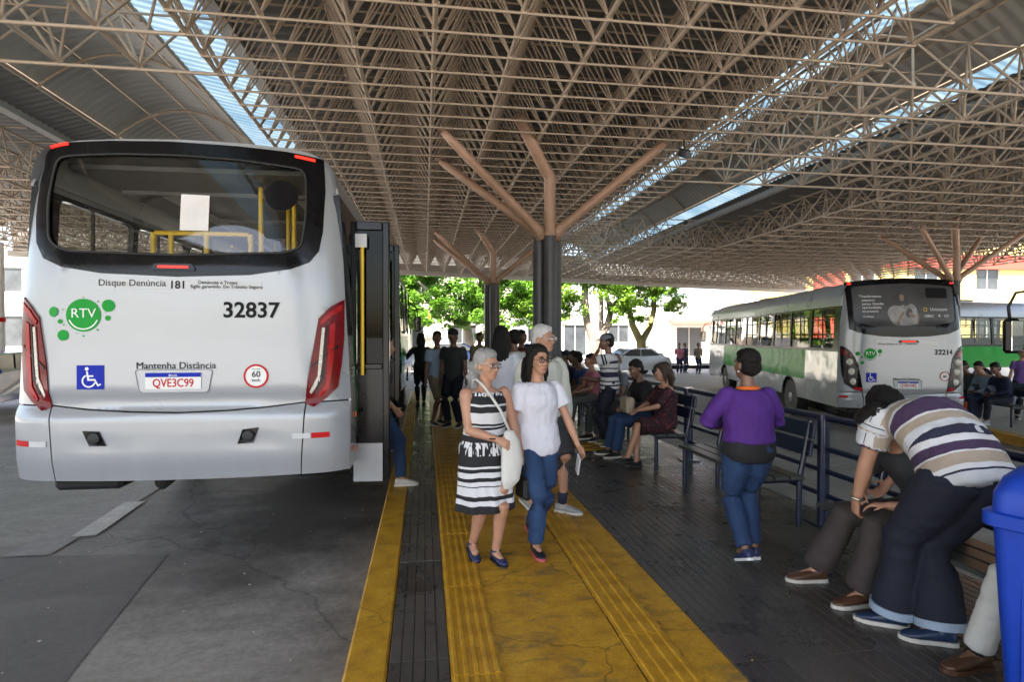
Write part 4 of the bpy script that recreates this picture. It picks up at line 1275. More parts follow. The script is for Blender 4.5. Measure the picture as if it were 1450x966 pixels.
lettering('Conheça.', *pB(190, 338), .058, fnB, M['dec_white'], rw, .012, 'LEFT', .002)
lettering('Unicesumr', *pB(692, 288), .095, fnB, M['dec_white'], rw, .004, 'LEFT', .002, .85)
lettering('OBRC', *pB(648, 338), .07, fnB, M['dec_white'], rw, .016, 'LEFT', .002)
lettering('+', *pB(750, 340), .10, fnB, M['dec_white'], rw, .03, 'LEFT', .002)
lettering('CCI', *pB(795, 336), .06, fnB, M['dec_white'], rw, .004, 'LEFT', .002)
o, i = ring_pts(*pB(657, 277), .028, .040); band('poster_print', o, i, fnB, M['pole_yellow'], rw, .002)

# ---- two more buses at the right-hand platform, seen only in part
busC = copy_tree(busB)
busC.location = (15.2, 17.6, -0.42); busC.rotation_euler = (0, 0, R(-86))
tag(busC, 'white and green bus seen side-on beyond the seated people', 'bus', 'city buses')
busD = copy_tree(busB)
busD.location = (8.36, -5.95, -0.42); busD.rotation_euler = (0, 0, 0)
tag(busD, 'bus nose with black mirror at the edge of the picture', 'bus', 'city buses')
# =================================================================== people
V3 = Vector
def loft(mb, rings, n=14, pole=True):
    """rings: (centre, half-axis a, half-axis b); closed at both ends"""
    vs, fs = [], []
    for c, a, b in rings:
        for k in range(n):
            t = 2 * math.pi * k / n
            vs.append(c + a * math.cos(t) + b * math.sin(t))
    m = len(rings)
    for i in range(m - 1):
        for k in range(n):
            fs.append((i * n + k, i * n + (k + 1) % n, (i + 1) * n + (k + 1) % n, (i + 1) * n + k))
    fs += [tuple(range(n))[::-1], tuple(range((m - 1) * n, m * n))]
    mb.add(vs, fs)

def limb(mb, pts, rad, n=12, tip=True, flat=None, hint=V3((0, 0, 1))):
    """tapered limb through pts; flat = (factor) squashes along hint"""
    pts = [V3(p) for p in pts]; rings = []
    for i, p in enumerate(pts):
        d = pts[min(i + 1, len(pts) - 1)] - pts[max(i - 1, 0)]
        d.normalize()
        a = d.cross(hint)
        if a.length < 1e-3: a = d.orthogonal()
        a.normalize(); b = a.cross(d).normalized()
        r = rad[i]
        rings.append((p, a * r, b * r * (flat or 1.0)))
    if tip:
        for end, s in ((0, -1), (-1, 1)):
            p, a, b = rings[end]
            d = (pts[1] - pts[0] if end == 0 else pts[-1] - pts[-2]).normalized()
            e1 = (p + d * s * a.length * .55, a * .78, b * .78); e2 = (p + d * s * a.length * .85, a * .35, b * .35)
            if end == 0: rings = [e2, e1] + rings
            else: rings = rings + [e1, e2]
    loft(mb, rings, n)

def blob(mb, c, ax, n=12):
    """ellipsoid; ax = three half-axis vectors"""
    rings = []
    for t in (-80, -60, -35, 0, 35, 60, 80):
        rings.append((c + ax[2] * math.sin(R(t)), ax[0] * math.cos(R(t)), ax[1] * math.cos(R(t))))
    loft(mb, rings, n)

def remesh(mb, name, voxel, smooth=4, mat=None, factor=.5):
    me = bpy.data.meshes.new(name); me.from_pydata(mb.v, [], mb.f)
    ob = bpy.data.objects.new(name, me)
    r = ob.modifiers.new('r', 'REMESH'); r.mode = 'VOXEL'; r.voxel_size = voxel
    if smooth:
        s = ob.modifiers.new('s', 'SMOOTH'); s.factor = factor; s.iterations = smooth
    out = evaluated(ob)
    out.name = name
    out.materials.clear()
    if mat: out.materials.append(mat)
    out.polygons.foreach_set('use_smooth', [True] * len(out.polygons))
    return out

def ruffle(me, amp, sx, sy, sz, seed=0.0):
    """push the surface in and out along its normals: folds of cloth, locks of hair"""
    nr = [v.normal.copy() for v in me.vertices]
    for v, n in zip(me.vertices, nr):
        p = v.co
        w = noise.noise((p.x * sx + seed, p.y * sy, p.z * sz)) + .5 * noise.noise((p.x * sx * 2.1, p.y * sy * 2.1 + seed, p.z * sz * 2.3))
        v.co = p + n * (amp * (w * .75 + .45))
    return me

def put(name, me, parent):
    o = bpy.data.objects.new(name, me); return link(o, parent)

def ik(a, c, l1, l2, hint):
    a, c = V3(a), V3(c); d = c - a; L = d.length
    if L > (l1 + l2) * .999: c = a + d * ((l1 + l2) * .999 / L); d = c - a; L = d.length
    u = d / L
    x = (l1 * l1 - l2 * l2 + L * L) / (2 * L)
    h = math.sqrt(max(0, l1 * l1 - x * x))
    hn = V3(hint); hn = hn - u * hn.dot(u)
    hn = hn.normalized() if hn.length > 1e-4 else u.orthogonal().normalized()
    return a + u * x + hn * h, c

def cloth(name, col, var=.12, rough=.85, bump=.7, bscale=7.0, sheen=.0, scale=3.0, stretch=(1, 1, .45)):
    m = pm(name, col, rough, 0, var, scale, bump, bscale, stretch=stretch, sheen=sheen)
    for n in m.node_tree.nodes:
        if n.type == 'BUMP': n.inputs['Distance'].default_value = .03
    return m

SKIN = {'tan': pm('tan_skin', (0.45, 0.238, 0.150), .5, 0, .1, 14, .1, 120, sub=.08),
        'brown': pm('brown_skin', (0.19, 0.095, 0.06), .45, 0, .12, 14, .1, 120, sub=.06),
        'light': pm('light_skin', (0.52, 0.31, 0.22), .5, 0, .08, 14, .1, 120, sub=.08)}
HAIRM = {'black': pm('black_hair', (0.010, 0.008, 0.007), .5, 0, .5, 30, .8, 90, stretch=(6, 6, .6), spec=.25),
         'grey': pm('grey_hair', (0.36, 0.35, 0.34), .5, 0, .35, 30, .8, 90, stretch=(6, 6, .6)),
         'white': pm('white_hair', (0.62, 0.61, 0.59), .5, 0, .2, 30, .8, 90, stretch=(6, 6, .6)),
         'brown': pm('brown_hair', (0.05, 0.028, 0.016), .4, 0, .4, 30, .8, 90, stretch=(6, 6, .6))}
M['lips'] = pm('lips', (0.33, 0.10, 0.085), .4, var=.1)
M['eye_white'] = pm('eye_white', (0.62, 0.60, 0.57), .2, var=.03)
M['sole'] = pm('pale_sole', (0.55, 0.52, 0.46), .6, var=.15)
M['sole_dark'] = pm('dark_sole', (0.02, 0.02, 0.02), .6, var=.15)
M['lens'] = glass_mat('spectacle_lens', (0.8, 0.78, 0.8), .0)
M['metal'] = pm('polished_metal', (0.55, 0.5, 0.42), .25, .9, .1)

def person(label, loc, rz, S, pose, look, vox=.010, group=None):
    """pose in metres in the person's own frame: x to their right, y ahead, z up; hands and feet are placed and the limbs solved to reach them"""
    root = empty('person', loc, rz, label, 'person', group)
    k = S / 1.7
    sex = look.get('sex', 'f'); fat = look.get('fat', 1.0)
    P = V3(pose['pelvis'])
    l1, l2 = pose.get('lean', (3, 3)); tw = R(pose.get('twist', 0)); roll = R(pose.get('roll', 0))
    def bd(p): return V3((math.sin(roll), math.sin(R(p)), math.cos(R(p)))).normalized()
    d1, d2, d3 = bd(l1), bd((l1 + l2) / 2), bd(l2)
    p1 = P + d1 * .16 * k; p2 = p1 + d2 * .17 * k; p3 = p2 + d3 * .17 * k      # p3: base of the neck
    side0 = V3((1, 0, 0)); side = V3((math.cos(tw), math.sin(tw), 0))
    def fw(d, s): return d.cross(s) * -1 if False else s.cross(d) * -1
    f1 = d1.cross(side0) ; f3 = d3.cross(side)
    shw = (.178 if sex == 'm' else .155) * k * (1 + .35 * (fat - 1))
    skin = SKIN[look.get('skin', 'tan')]
    # --- joints
    sh = [p3 - d3 * .045 * k + side * s * shw for s in (1, -1)]                # right, left
    hp = [P + side0 * s * .085 * k - d1 * .03 * k for s in (1, -1)]
    feet = pose['feet']; la, lb = .43 * k, .42 * k
    legs = []
    for i in (0, 1):
        fx, fy, fz, fyaw, fpit = feet[i]
        fd = V3((math.sin(R(fyaw)), math.cos(R(fyaw)), 0))
        ank = V3((fx, fy, fz + .085 * k)) + V3((0, 0, .10 * k * math.sin(R(max(0, fpit))))) - fd * .0
        kn, ank = ik(hp[i], ank, la, lb, pose.get('knee', [(0, 1, .1)] * 2)[i])
        legs.append((hp[i], kn, ank, fd, fpit))
    arms = []
    for i in (0, 1):
        h = pose['hands'][i]
        el, wr = ik(sh[i], h[0], .285 * k, .245 * k, h[1])
        arms.append((sh[i], el, wr, h))
    # --- head frame
    hyaw, hpit = pose.get('head', (0, 0)); hyaw = R(hyaw) + tw
    hz = bd(l2 * .35 + hpit); hx = V3((math.cos(hyaw), math.sin(hyaw), 0))
    hy = (hz.cross(hx)); hy.normalize(); hx = hy.cross(hz).normalized()
    hc = p3 + d3 * .035 * k + hz * .145 * k + hy * .015 * k
    q = k * look.get('headsize', 1.0)
    H = lambda x, y, z: hc + hx * x * q + hy * y * q + hz * z * q
    A = lambda x, y, z: (hx * x * q, hy * y * q, hz * z * q)
    # --- torso stations, shared by the body and its clothes: (point, side, forward, half width, half depth)
    bust = .012 if sex == 'f' else 0
    hipw = (.168 if sex == 'f' else .158) * k * fat; ws = (.130 if sex == 'f' else .142) * k * (fat ** 1.6)
    st = [(P - d1 * .09 * k, side0, f1, hipw * .80, .105 * k * fat),
          (P - d1 * .02 * k, side0, f1, hipw, .122 * k * fat),
          (P + d1 * .07 * k, side0, f1, hipw * .93, .115 * k * fat ** 1.4),
          (p1, side0, f1, ws, .098 * k * fat ** 1.8),
          (p1 + (p2 - p1) * .55, side, f3, ws * 1.07, .108 * k * fat ** 1.4),
          (p2, side, f3, (.150 if sex == 'f' else .168) * k * fat ** .7, (.115 + bust) * k * fat),
          (p2 + (p3 - p2) * .45, side, f3, (.158 if sex == 'f' else .182) * k, (.108 + bust * .5) * k),
          (p2 + (p3 - p2) * .80, side, f3, shw * .86, .078 * k),
          (p3 - d3 * .0, side, f3, .075 * k, .060 * k)]
    def torso(mb, i0, i1, grow, flare=0.0, n=20):
        rg = []
        for j in range(i0, i1):
            c, s, f, a, b = st[j]
            g = grow + flare * (i1 - 1 - j) / max(1, i1 - 1 - i0)
            rg.append((c, s * (a + g), f * (b + g)))
        return rg
    # --- body
    mb = MB()
    loft(mb, torso(mb, 0, 9, 0.0), 20)
    limb(mb, [p3 - d3 * .05 * k, p3 + d3 * .02 * k, H(0, -.012, -.055)], [.066 * k, .054 * k, .052 * q])
    blob(mb, H(0, -.016, .035), A(.076, .096, .088), 18)
    loft(mb, [(H(0, .012, .075), *A(.052, .062, 0)[:2]), (H(0, .018, .03), *A(.068, .076, 0)[:2]), (H(0, .022, -.012), *A(.066, .074, 0)[:2]), (H(0, .028, -.05), *A(.058, .066, 0)[:2]),
              (H(0, .040, -.085), *A(.043, .050, 0)[:2]), (H(0, .055, -.108), *A(.024, .030, 0)[:2])], 16)
    limb(mb, [H(0, .090, .022), H(0, .103, -.008), H(0, .112, -.026)], [.008 * q, .010 * q, .014 * q], 8)
    for s in (-1, 1):
        blob(mb, H(s * .012, .100, -.028), A(.010, .012, .009), 8)
        blob(mb, H(s * .079, -.012, -.008), A(.012, .024, .034), 10)
        blob(mb, H(s * .040, .068, -.022), A(.024, .022, .022), 10)
        blob(mb, H(s * .030, .080, .034), A(.026, .016, .010), 10)
    blob(mb, H(0, .086, -.066), A(.028, .014, .016), 10)
    af = look.get('arm', 1.0) * (1.0 if sex == 'm' else .86)
    for (a, e, w, h) in arms:
        d = (w - e).normalized()
        limb(mb, [a, a + (e - a) * .35, a + (e - a) * .8, e, e + (w - e) * .28, e + (w - e) * .7, w], [.060 * k * af, .054 * k * af, .043 * k * af, .042 * k * af, .043 * k * af, .033 * k * af, .027 * k * af])
        # hand: palm, four fingers of unequal length, thumb off the side
        hd = V3(h[2]).normalized() if len(h) > 2 and h[2] else d
        hd = (hd * .8 + d * .2).normalized()
        pn = V3(h[3]) if len(h) > 3 else V3((0, 0, -1)) if abs(d.z) < .7 else (V3((-1, 0, 0)) if a is sh[0] else V3((1, 0, 0)))
        pn = pn - hd * pn.dot(hd)
        pn = pn.normalized() if pn.length > 1e-3 else hd.orthogonal().normalized()
        sd = hd.cross(pn).normalized()
        if (a is sh[0]) != (sd.dot(V3((0, 1, 0)) + V3((-.4 if a is sh[0] else .4, 0, 0))) > -10): pass
        if sd.dot(f3 + d3 * .6) < 0: sd = -sd           # thumb side looks ahead or up
        curl = h[4] if len(h) > 4 else .45
        hk = k * .95
        loft(mb, [(w - hd * .01, sd * .026 * hk, pn * .020 * hk), (w + hd * .03 * hk, sd * .036 * hk, pn * .017 * hk), (w + hd * .075 * hk, sd * .041 * hk, pn * .015 * hk), (w + hd * .092 * hk, sd * .038 * hk, pn * .011 * hk)], 12)
        for t, ln in ((.033, .070), (.011, .080), (-.011, .074), (-.032, .058)):
            b0 = w + (hd * .085 + sd * t) * hk
            v1 = (hd * math.cos(curl) + pn * math.sin(curl) + sd * t * 2.2).normalized(); v2 = (hd * math.cos(curl * 2.2) + pn * math.sin(curl * 2.2) + sd * t * 1.2).normalized()
            limb(mb, [b0, b0 + v1 * ln * .5 * hk, b0 + v1 * ln * .5 * hk + v2 * ln * .5 * hk], [.0088 * hk, .0080 * hk, .0068 * hk], 8)
        b0 = w + (hd * .025 + sd * .030) * hk
        v1 = (hd * .65 + sd * .7 + pn * .25).normalized(); v2 = (hd * .85 + sd * .25 + pn * .45).normalized()
        limb(mb, [b0, b0 + v1 * .034 * hk, b0 + v1 * .034 * hk + v2 * .030 * hk], [.0125 * hk, .0100 * hk, .0075 * hk], 8)
    lf = look.get('leg', 1.0)
    for (h0, kn, an, fd, fp) in legs:
        cal = (kn + (an - kn) * .32) - (V3(fd) * .018 * k)
        limb(mb, [h0, h0 + (kn - h0) * .35, h0 + (kn - h0) * .8, kn, cal, kn + (an - kn) * .7, an], [.086 * k * lf * fat, .080 * k * lf * fat, .060 * k * lf, .053 * k * lf, .054 * k * lf, .040 * k * lf, .034 * k * lf])
        limb(mb, [an - V3((0, 0, .02 * k)), an + fd * .09 * k - V3((0, 0, .05 * k))], [.034 * k, .030 * k])
    put('body', remesh(mb, 'body', vox, 3, skin), root)
    # --- face details
    if not look.get('noface'):
        for s in (-1, 1):
            ey = MB(); blob(ey, H(s * .030, .080, .010), A(.0135, .013, .0085), 10)
            eo = ey.build('eye', M['eye_white'], root, True)
            ir = MB(); blob(ir, H(s * .030, .0895, .010), A(.0068, .0050, .0068), 8); ir.build('iris', M['dec_black'], eo, True)
            eb = MB(); limb(eb, [H(s * .014, .096, .031), H(s * .030, .097, .036), H(s * .050, .084, .031)], [.0035 * q, .0045 * q, .0028 * q], 6)
            eb.build('eyebrow', HAIRM[look.get('brow', 'black')], root, True)
        lp = MB(); limb(lp, [H(-.024, .088, -.066), H(-.008, .099, -.063), H(.008, .099, -.063), H(.024, .088, -.066)], [.003 * q, .0065 * q, .0065 * q, .003 * q], 8, flat=1.0)
        lp.build('mouth', M['lips'], root, True)
    # --- hair or headwear
    hm = HAIRM[look.get('hair', 'black')]; ht = look.get('hairtype', 'short')
    mb = MB()
    if ht != 'bald':
        blob(mb, H(0, -.030, .052), A(.087, .098, .089), 18)
        blob(mb, H(0, .012, .090), A(.066, .064, .040), 16)
        blob(mb, H(0, -.050, -.005), A(.084, .072, .080), 14)
    if ht in ('long', 'mid', 'verylong', 'pony'):
        ln = {'mid': .17, 'long': .24, 'verylong': .48, 'pony': .24}[ht] * k
        back = -hy
        down = V3((0, 0, -1))
        b0 = H(0, -.085, .02)
        if ht == 'pony':
            limb(mb, [H(0, -.09, .02), H(.0, -.14, -.02), H(0, -.155, -.10), H(0, -.13, -.20)], [.035 * q, .062 * q, .066 * q, .03 * q], 12)
        else:
            w = .088 * q
            pts = [b0, b0 + down * ln * .35 + back * .018, b0 + down * ln * .7 + back * .035, b0 + down * ln + back * .03]
            rg = [(p, hx * w * (1.0, 1.12, 1.05, .8)[i], hy * (.05, .045, .042, .030)[i] * q) for i, p in enumerate(pts)]
            rg.append((pts[-1] + down * .03, hx * w * .6, hy * .02))
            loft(mb, rg, 16)
            for s in (-1, 1):
                limb(mb, [H(s * .068, .018, .06), H(s * .084, -.004, -.03), H(s * .086, -.012, -.10), H(s * .082, -.01, -.10) + down * ln * .35], [.020 * q, .020 * q, .021 * q, .008 * q], 10)
    if ht != 'bald':
        ho = put('hair', ruffle(remesh(mb, 'hair', max(.0075, vox), 7, hm), .010 if vox < .0112 else .006, 55, 55, 9), root)
    if look.get('cap'):
        cm = look['cap']
        c = MB(); blob(c, H(0, -.012, .070), A(.094, .108, .068), 18)
        loft(c, [(H(0, .07, .058), *A(.075, .02, 0)[:2]), (H(0, .07, .066), *A(.07, .02, 0)[:2])], 12)
        limb(c, [H(0, .07, .060), H(0, .135, .052), H(0, .155, .046)], [.070 * q, .062 * q, .045 * q], 14, True, .10, hz)
        put('cap', remesh(c, 'cap', .009, 2, cm), root)
    if look.get('glasses'):
        gm = look['glasses']
        fr = MB()
        for s in (-1, 1):
            fr.path([H(s * .033 + .026 * math.cos(R(a)), .106, .008 + .019 * math.sin(R(a))) for a in range(0, 360, 24)], .0036 * q, 5, closed=True)
            fr.tube(H(s * .059, .104, .014), H(s * .083, -.01, .010), .0025 * q, n=5)
        fr.tube(H(-.008, .108, .010), H(.008, .108, .010), .0025 * q, n=5)
        go = fr.build('spectacles', gm, root, True)
        for s in (-1, 1):
            lz = MB(); lz.poly([H(s * .033 + .025 * math.cos(R(a)), .106, .008 + .018 * math.sin(R(a))) for a in range(0, 360, 24)])
            lz.build('lens', M['lens'] if not look.get('dark_lens') else M['gloss_black'], go)
    # --- clothes
    def along(me, sleeves=True):
        """distance along the trunk (0 hip, 1 neck) or down the sleeve, kept on the mesh for stripe patterns"""
        at = me.attributes.new('along', 'FLOAT', 'POINT')
        chain = [P - d1 * .12 * k, p1, p2, p3]
        tot = sum((b - a).length for a, b in zip(chain, chain[1:]))
        vals = []
        for v in me.vertices:
            best, val, acc = 9, 0, 0
            for a, b in zip(chain, chain[1:]):
                L = (b - a).length; t = max(0, min(1, (v.co - a).dot(b - a) / L / L))
                dd = (v.co - a - (b - a) * t).length
                if dd < best: best, val = dd, (acc + t * L) / tot
                acc += L
            if sleeves:
                for (a, e, w, h) in arms:
                    L = (e - a).length; t = max(0, (v.co - a).dot(e - a) / L / L)
                    dd = (v.co - a - (e - a) * min(1, t)).length
                    if t > .12 and dd < .080 * k and t < 1.0: val = 1.0 + t
            vals.append(val)
        at.data.foreach_set('value', vals)
    if look.get('top'):
        T = look['top']; g = T.get('grow', .014); mb = MB()
        i0 = {'hip': 0, 'waist': 2, 'crop': 3}[T.get('hem', 'hip')]
        rg = torso(mb, i0, 8, g, T.get('flare', .004))
        if T.get('hem', 'hip') == 'hip' and T.get('raise', 0):
            rg[0] = (rg[0][0] + d1 * T['raise'], rg[1][1], rg[1][2])
        nk = T.get('neck', .085) * k
        rg.append((p3 - d3 * T.get('drop', .008) * k, side * nk, f3 * nk * .85))
        loft(mb, rg, 24)
        sl = T.get('sleeve', .55)
        if sl > 0:
            for (a, e, w, h) in arms:
                sg = T.get('sgrow', .017)
                full_ = [(a - (e - a).normalized() * .004, .052 * k * af + sg * .5), (a + (e - a) * .35, .056 * k * af + sg), (a + (e - a) * .8, .047 * k * af + sg * 1.05), (e, .045 * k * af + sg), (e + (w - e) * .3, .045 * k * af + sg * .9), (e + (w - e) * .75, .034 * k * af + sg * .7), (e + (w - e) * .97, .029 * k * af + sg * .6)]
                if sl <= 1.0:
                    keep = [full_[0]] + [x for x, t in zip(full_[1:3], (.35, .8)) if t < sl] + [(a + (e - a) * sl, .050 * k * af + sg * 1.15)]
                else:
                    keep = full_[:4] + [x for x, t in zip(full_[4:], (1.3, 1.75, 1.97)) if t <= sl]
                limb(mb, [p for p, r in keep], [r for p, r in keep], 14, False)
                blob(mb, a, (side * (.055 * k * af + sg * .3), f3 * (.053 * k * af + sg * .4), d3 * (.046 * k * af + sg * .2)))
        me = remesh(mb, T.get('name', 'shirt'), vox * 1.1, 3, T['mat'])
        if T['mat'].name.startswith('striped'): along(me)
        if vox < .0112: ruffle(me, T.get('fold', .011), 11, 11, 7, S * 9); ruffle(me, .005, 26, 26, 14, S * 5)
        put(T.get('name', 'shirt'), me, root)
        if T.get('collar'):
            cb = MB()
            cb.path([p3 + d3 * (.016 * k) + side * math.cos(R(a)) * .064 * k + f3 * math.sin(R(a)) * .060 * k for a in range(0, 360, 24)], .013 * k, 6, closed=True)
            cb.build('collar', T['collar'], root, True)
    if look.get('under'):
        T = look['under']; mb = MB()
        rg = torso(mb, 0, 4, T.get('grow', .012), .006)
        loft(mb, rg, 24); put('undershirt', remesh(mb, 'undershirt', vox * 1.1, 3, T['mat']), root)
    if look.get('dress'):
        T = look['dress']; mb = MB()
        if T.get('bodice', True):
            rg = torso(mb, 1, 7, .012)
            c, s, f, a, b = st[7]
            rg.append((p2 + (p3 - p2) * .62, s * shw * .93, f * (b + .028)))
            rg.append((p2 + (p3 - p2) * .84, s * shw * .90, f * (b + .008)))
            loft(mb, rg, 24)
        if 'knees' in T:      # seated: the skirt follows both thighs
            for (h0, kn, an, fd, fp) in legs:
                e = h0 + (kn - h0) * T['knees']
                limb(mb, [h0, h0 + (kn - h0) * .4, e], [.115 * k * fat, .105 * k * fat, .092 * k * fat], 14, False)
            blob(mb, P, (side0 * (hipw + .02), f1 * .14 * k * fat, d1 * .12 * k))
        else:
            zt = P.z + .05 * k; zb_ = T['hem']; nn = 8
            rg = []
            for j in range(nn + 1):
                t = j / nn
                a = hipw + .014 + T.get('flare', .07) * t; b = .122 * k * fat + .016 + T.get('flare', .07) * t * 1.1
                rg.append((V3((P.x, P.y + T.get('sway', 0) * t, zt + (zb_ - zt) * t)), side0 * a, V3((0, 1, 0)) * b))
            loft(mb, rg, 28)
            # soft pleats towards the hem
        if T.get('sleeve', 0) > 0:
            for (a, e, w, h) in arms:
                limb(mb, [a, a + (e - a) * T['sleeve']], [.060 * k * af + .016, .052 * k * af + .020], 14, False)
        me = remesh(mb, 'dress', vox * 1.1, 3, T['mat'])
        if 'knees' not in T:
            for v in me.vertices:
                if v.co.z < P.z - .05:
                    t = min(1, (P.z - .05 - v.co.z) / .35); an_ = math.atan2(v.co.y - P.y, v.co.x - P.x)
                    rr = 1 + .045 * t * math.sin(an_ * 9 + 1.3 * math.sin(an_ * 2)) + .02 * t * math.sin(an_ * 17)
                    v.co.x = P.x + (v.co.x - P.x) * rr; v.co.y = P.y + (v.co.y - P.y) * rr
        if vox < .0112: ruffle(me, .006, 14, 14, 6, S)
        put('dress', me, root)
    if look.get('trousers'):
        T = look['trousers']; mb = MB(); g = T.get('grow', .012); ln = T.get('len', 1.0)
        loft(mb, torso(mb, 0, 4, g), 22)
        c, s, f, a, b = st[0]
        for (h0, kn, an, fd, fp) in legs:
            cal = kn + (an - kn) * .35 - V3(fd) * .010 * k
            end = an - V3((0, 0, .03 * k)) if ln >= 1 else None
            pts = [h0 + V3((0, 0, .03 * k)), h0 + (kn - h0) * .35, h0 + (kn - h0) * .8, kn, cal, kn + (an - kn) * .72, kn + (an - kn) * .94]
            rd = [.090 * k * lf * fat, .084 * k * lf * fat, .066 * k * lf, .060 * k * lf, .058 * k * lf, T.get('cuff', .050) * k * 1.03, T.get('cuff', .050) * k]
            rd = [r + g for r in rd]
            if ln < 1: pts, rd = pts[:3] + [h0 + (kn - h0) * .95], rd[:3] + [.070 * k * lf + g]
            limb(mb, pts, rd, 16, False)
        me = remesh(mb, 'trousers', vox * 1.1, 9, T['mat'])
        if vox < .0112: ruffle(me, .008, 9, 9, 15, S * 7); ruffle(me, .004, 20, 20, 34, S)
        put('trousers', me, root)
        if T.get('turnup'):
            for (h0, kn, an, fd, fp) in legs:
                d = (an - kn).normalized(); r = T.get('cuff', .05) * k + g + .016
                cb = MB(); limb(cb, [kn + (an - kn) * .90, kn + (an - kn) * 1.0], [r, r], 16, False); cb.build('turnup', T['turnup'], root, 40)
    # --- shoes: an upper on a sole for each foot
    F = look.get('shoes')
    if F:
        for i, (h0, kn, an, fd, fp) in enumerate(legs):
            sd = V3((fd.y, -fd.x, 0)); upv = V3((0, 0, 1))
            pr = R(-fp)
            fdir = (fd * math.cos(pr) + upv * math.sin(pr)); un = (upv * math.cos(pr) - fd * math.sin(pr))
            b0 = an - un * (.085 * k - .0)             # point under the ankle on the ground side
            sc = k * F.get('size', 1.0)
            Q = lambda a, u: b0 + fdir * a * sc + un * u * sc
            mb = MB()
            tl = F.get('low', False)
            loft(mb, [(Q(-.068, .045), sd * .020 * sc, un * .022 * sc), (Q(-.055, .045), sd * .034 * sc, un * .036 * sc), (Q(-.01, .050), sd * .038 * sc, un * (.030 if tl else .044) * sc), (Q(.05, .043), sd * .042 * sc, un * (.026 if tl else .036) * sc),
                      (Q(.11, .034), sd * .046 * sc, un * .024 * sc), (Q(.155, .028), sd * .040 * sc, un * .017 * sc), (Q(.185, .024), sd * .020 * sc, un * .010 * sc)], 14)
            if not tl: limb(mb, [Q(-.02, .05), Q(-.015, .085)], [.040 * sc, .043 * sc], 12, False)
            sh_o = put('shoe', remesh(mb, 'shoe', .007 if vox < .012 else .010, 2, F['mat']), root)
            so = MB()
            lo, hi = [], []
            for a, w_ in ((-.075, .012), (-.068, .028), (-.045, .037), (0, .038), (.05, .042), (.11, .049), (.15, .044), (.18, .028), (.195, .010)):
                lo.append((a, w_)); 
            ring = [Q(a, 0) + sd * w_ * sc for a, w_ in lo] + [Q(a, 0) - sd * w_ * sc for a, w_ in lo[::-1]]
            so.prism(ring, un * F.get('solez', .022) * sc)
            so.build('sole', F.get('sole', M['sole']), sh_o)
            if F.get('sock'):
                sb = MB(); limb(sb, [an - (an - kn).normalized() * -.0, an + (kn - an) * .25], [.039 * k * lf, .045 * k * lf], 12, False); sb.build('sock', F['sock'], root, True)
            if F.get('strap'):
                sb = MB(); sb.path([an + V3((math.cos(R(a)) * .038 * k, math.sin(R(a)) * .038 * k, 0)) for a in range(0, 360, 30)], .006, 6, closed=True); sb.build('ankle_strap', F['mat'], root, True)
    root['_hc'] = tuple(hc)
    del root['_hc']
    return root, dict(P=P, sh=sh, arms=arms, legs=legs, p1=p1, p2=p2, p3=p3, hc=hc, H=H, side=side, f3=f3)
# ------------------------------------------------------------------ cloth patterns
def along_mat(name, stops, rough=.85, base=None, bump=.5):
    """stripes laid along the trunk or sleeve; stops over the stored distance / 2"""
    m = cloth(name, (0.5, 0.5, 0.5), bump=bump)
    nt = m.node_tree; b = nt.nodes['Principled BSDF']
    at = N(nt, 'ShaderNodeAttribute', attribute_name='along')
    no = N(nt, 'ShaderNodeTexNoise', i_Scale=5.0); tc = N(nt, 'ShaderNodeTexCoord'); nt.links.new(tc.outputs['Object'], no.inputs['Vector'])
    m1 = N(nt, 'ShaderNodeMath', operation='MULTIPLY_ADD'); nt.links.new(no.outputs[0], m1.inputs[0]); m1.inputs[1].default_value = .02; m1.inputs[2].default_value = -.01
    m2 = N(nt, 'ShaderNodeMath', operation='MULTIPLY_ADD'); nt.links.new(at.outputs['Fac'], m2.inputs[0]); m2.inputs[1].default_value = .5; nt.links.new(m1.outputs[0], m2.inputs[2])
    rp = ramp(nt, stops, 'CONSTANT'); nt.links.new(m2.outputs[0], rp.inputs[0])
    nt.links.new(rp.outputs[0], b.inputs['Base Color'])
    return m
W_, BK, NV, TN, PU = (.62, .62, .63), (.012, .012, .014), (.02, .022, .05), (.38, .31, .24), (.055, .03, .075)
G8 = (.56, .58, .60)
def stripes(seq, lo, hi):
    tot = sum(w for w, c in seq); out, x = [], lo
    for w, c in seq:
        out.append((x, c)); x += w / tot * (hi - lo)
    return out
trunk = [(3, G8), (.5, NV), (1, W_), (2.4, TN), (.4, W_), (2.2, PU), (1.6, W_), (.35, NV), (2.0, G8), (2.2, TN), (.5, W_), (2.4, PU), (.8, G8), (2.2, TN), (1.2, W_), (.35, NV), (2, G8)]
arm_ = [(1.4, W_), (.35, NV), (1.2, G8), (1.6, TN), (.8, W_), (.3, NV), (.4, W_), (3.2, PU)]
polo_mat = along_mat('striped_polo_knit', stripes(trunk, 0, .5) + stripes(arm_, .53, .86))
tee_str = along_mat('striped_tee_knit', stripes([(2, W_), (.6, BK), (1, W_), (.6, BK), (1, W_), (.5, BK), (1.3, W_), (2.0, NV), (1.2, W_), (.6, NV), (1.6, W_), (1.0, NV), (2.5, W_)], 0, .5) + stripes([(2, W_), (1, NV), (.6, W_), (1.2, NV), (2, W_)], .52, .8))

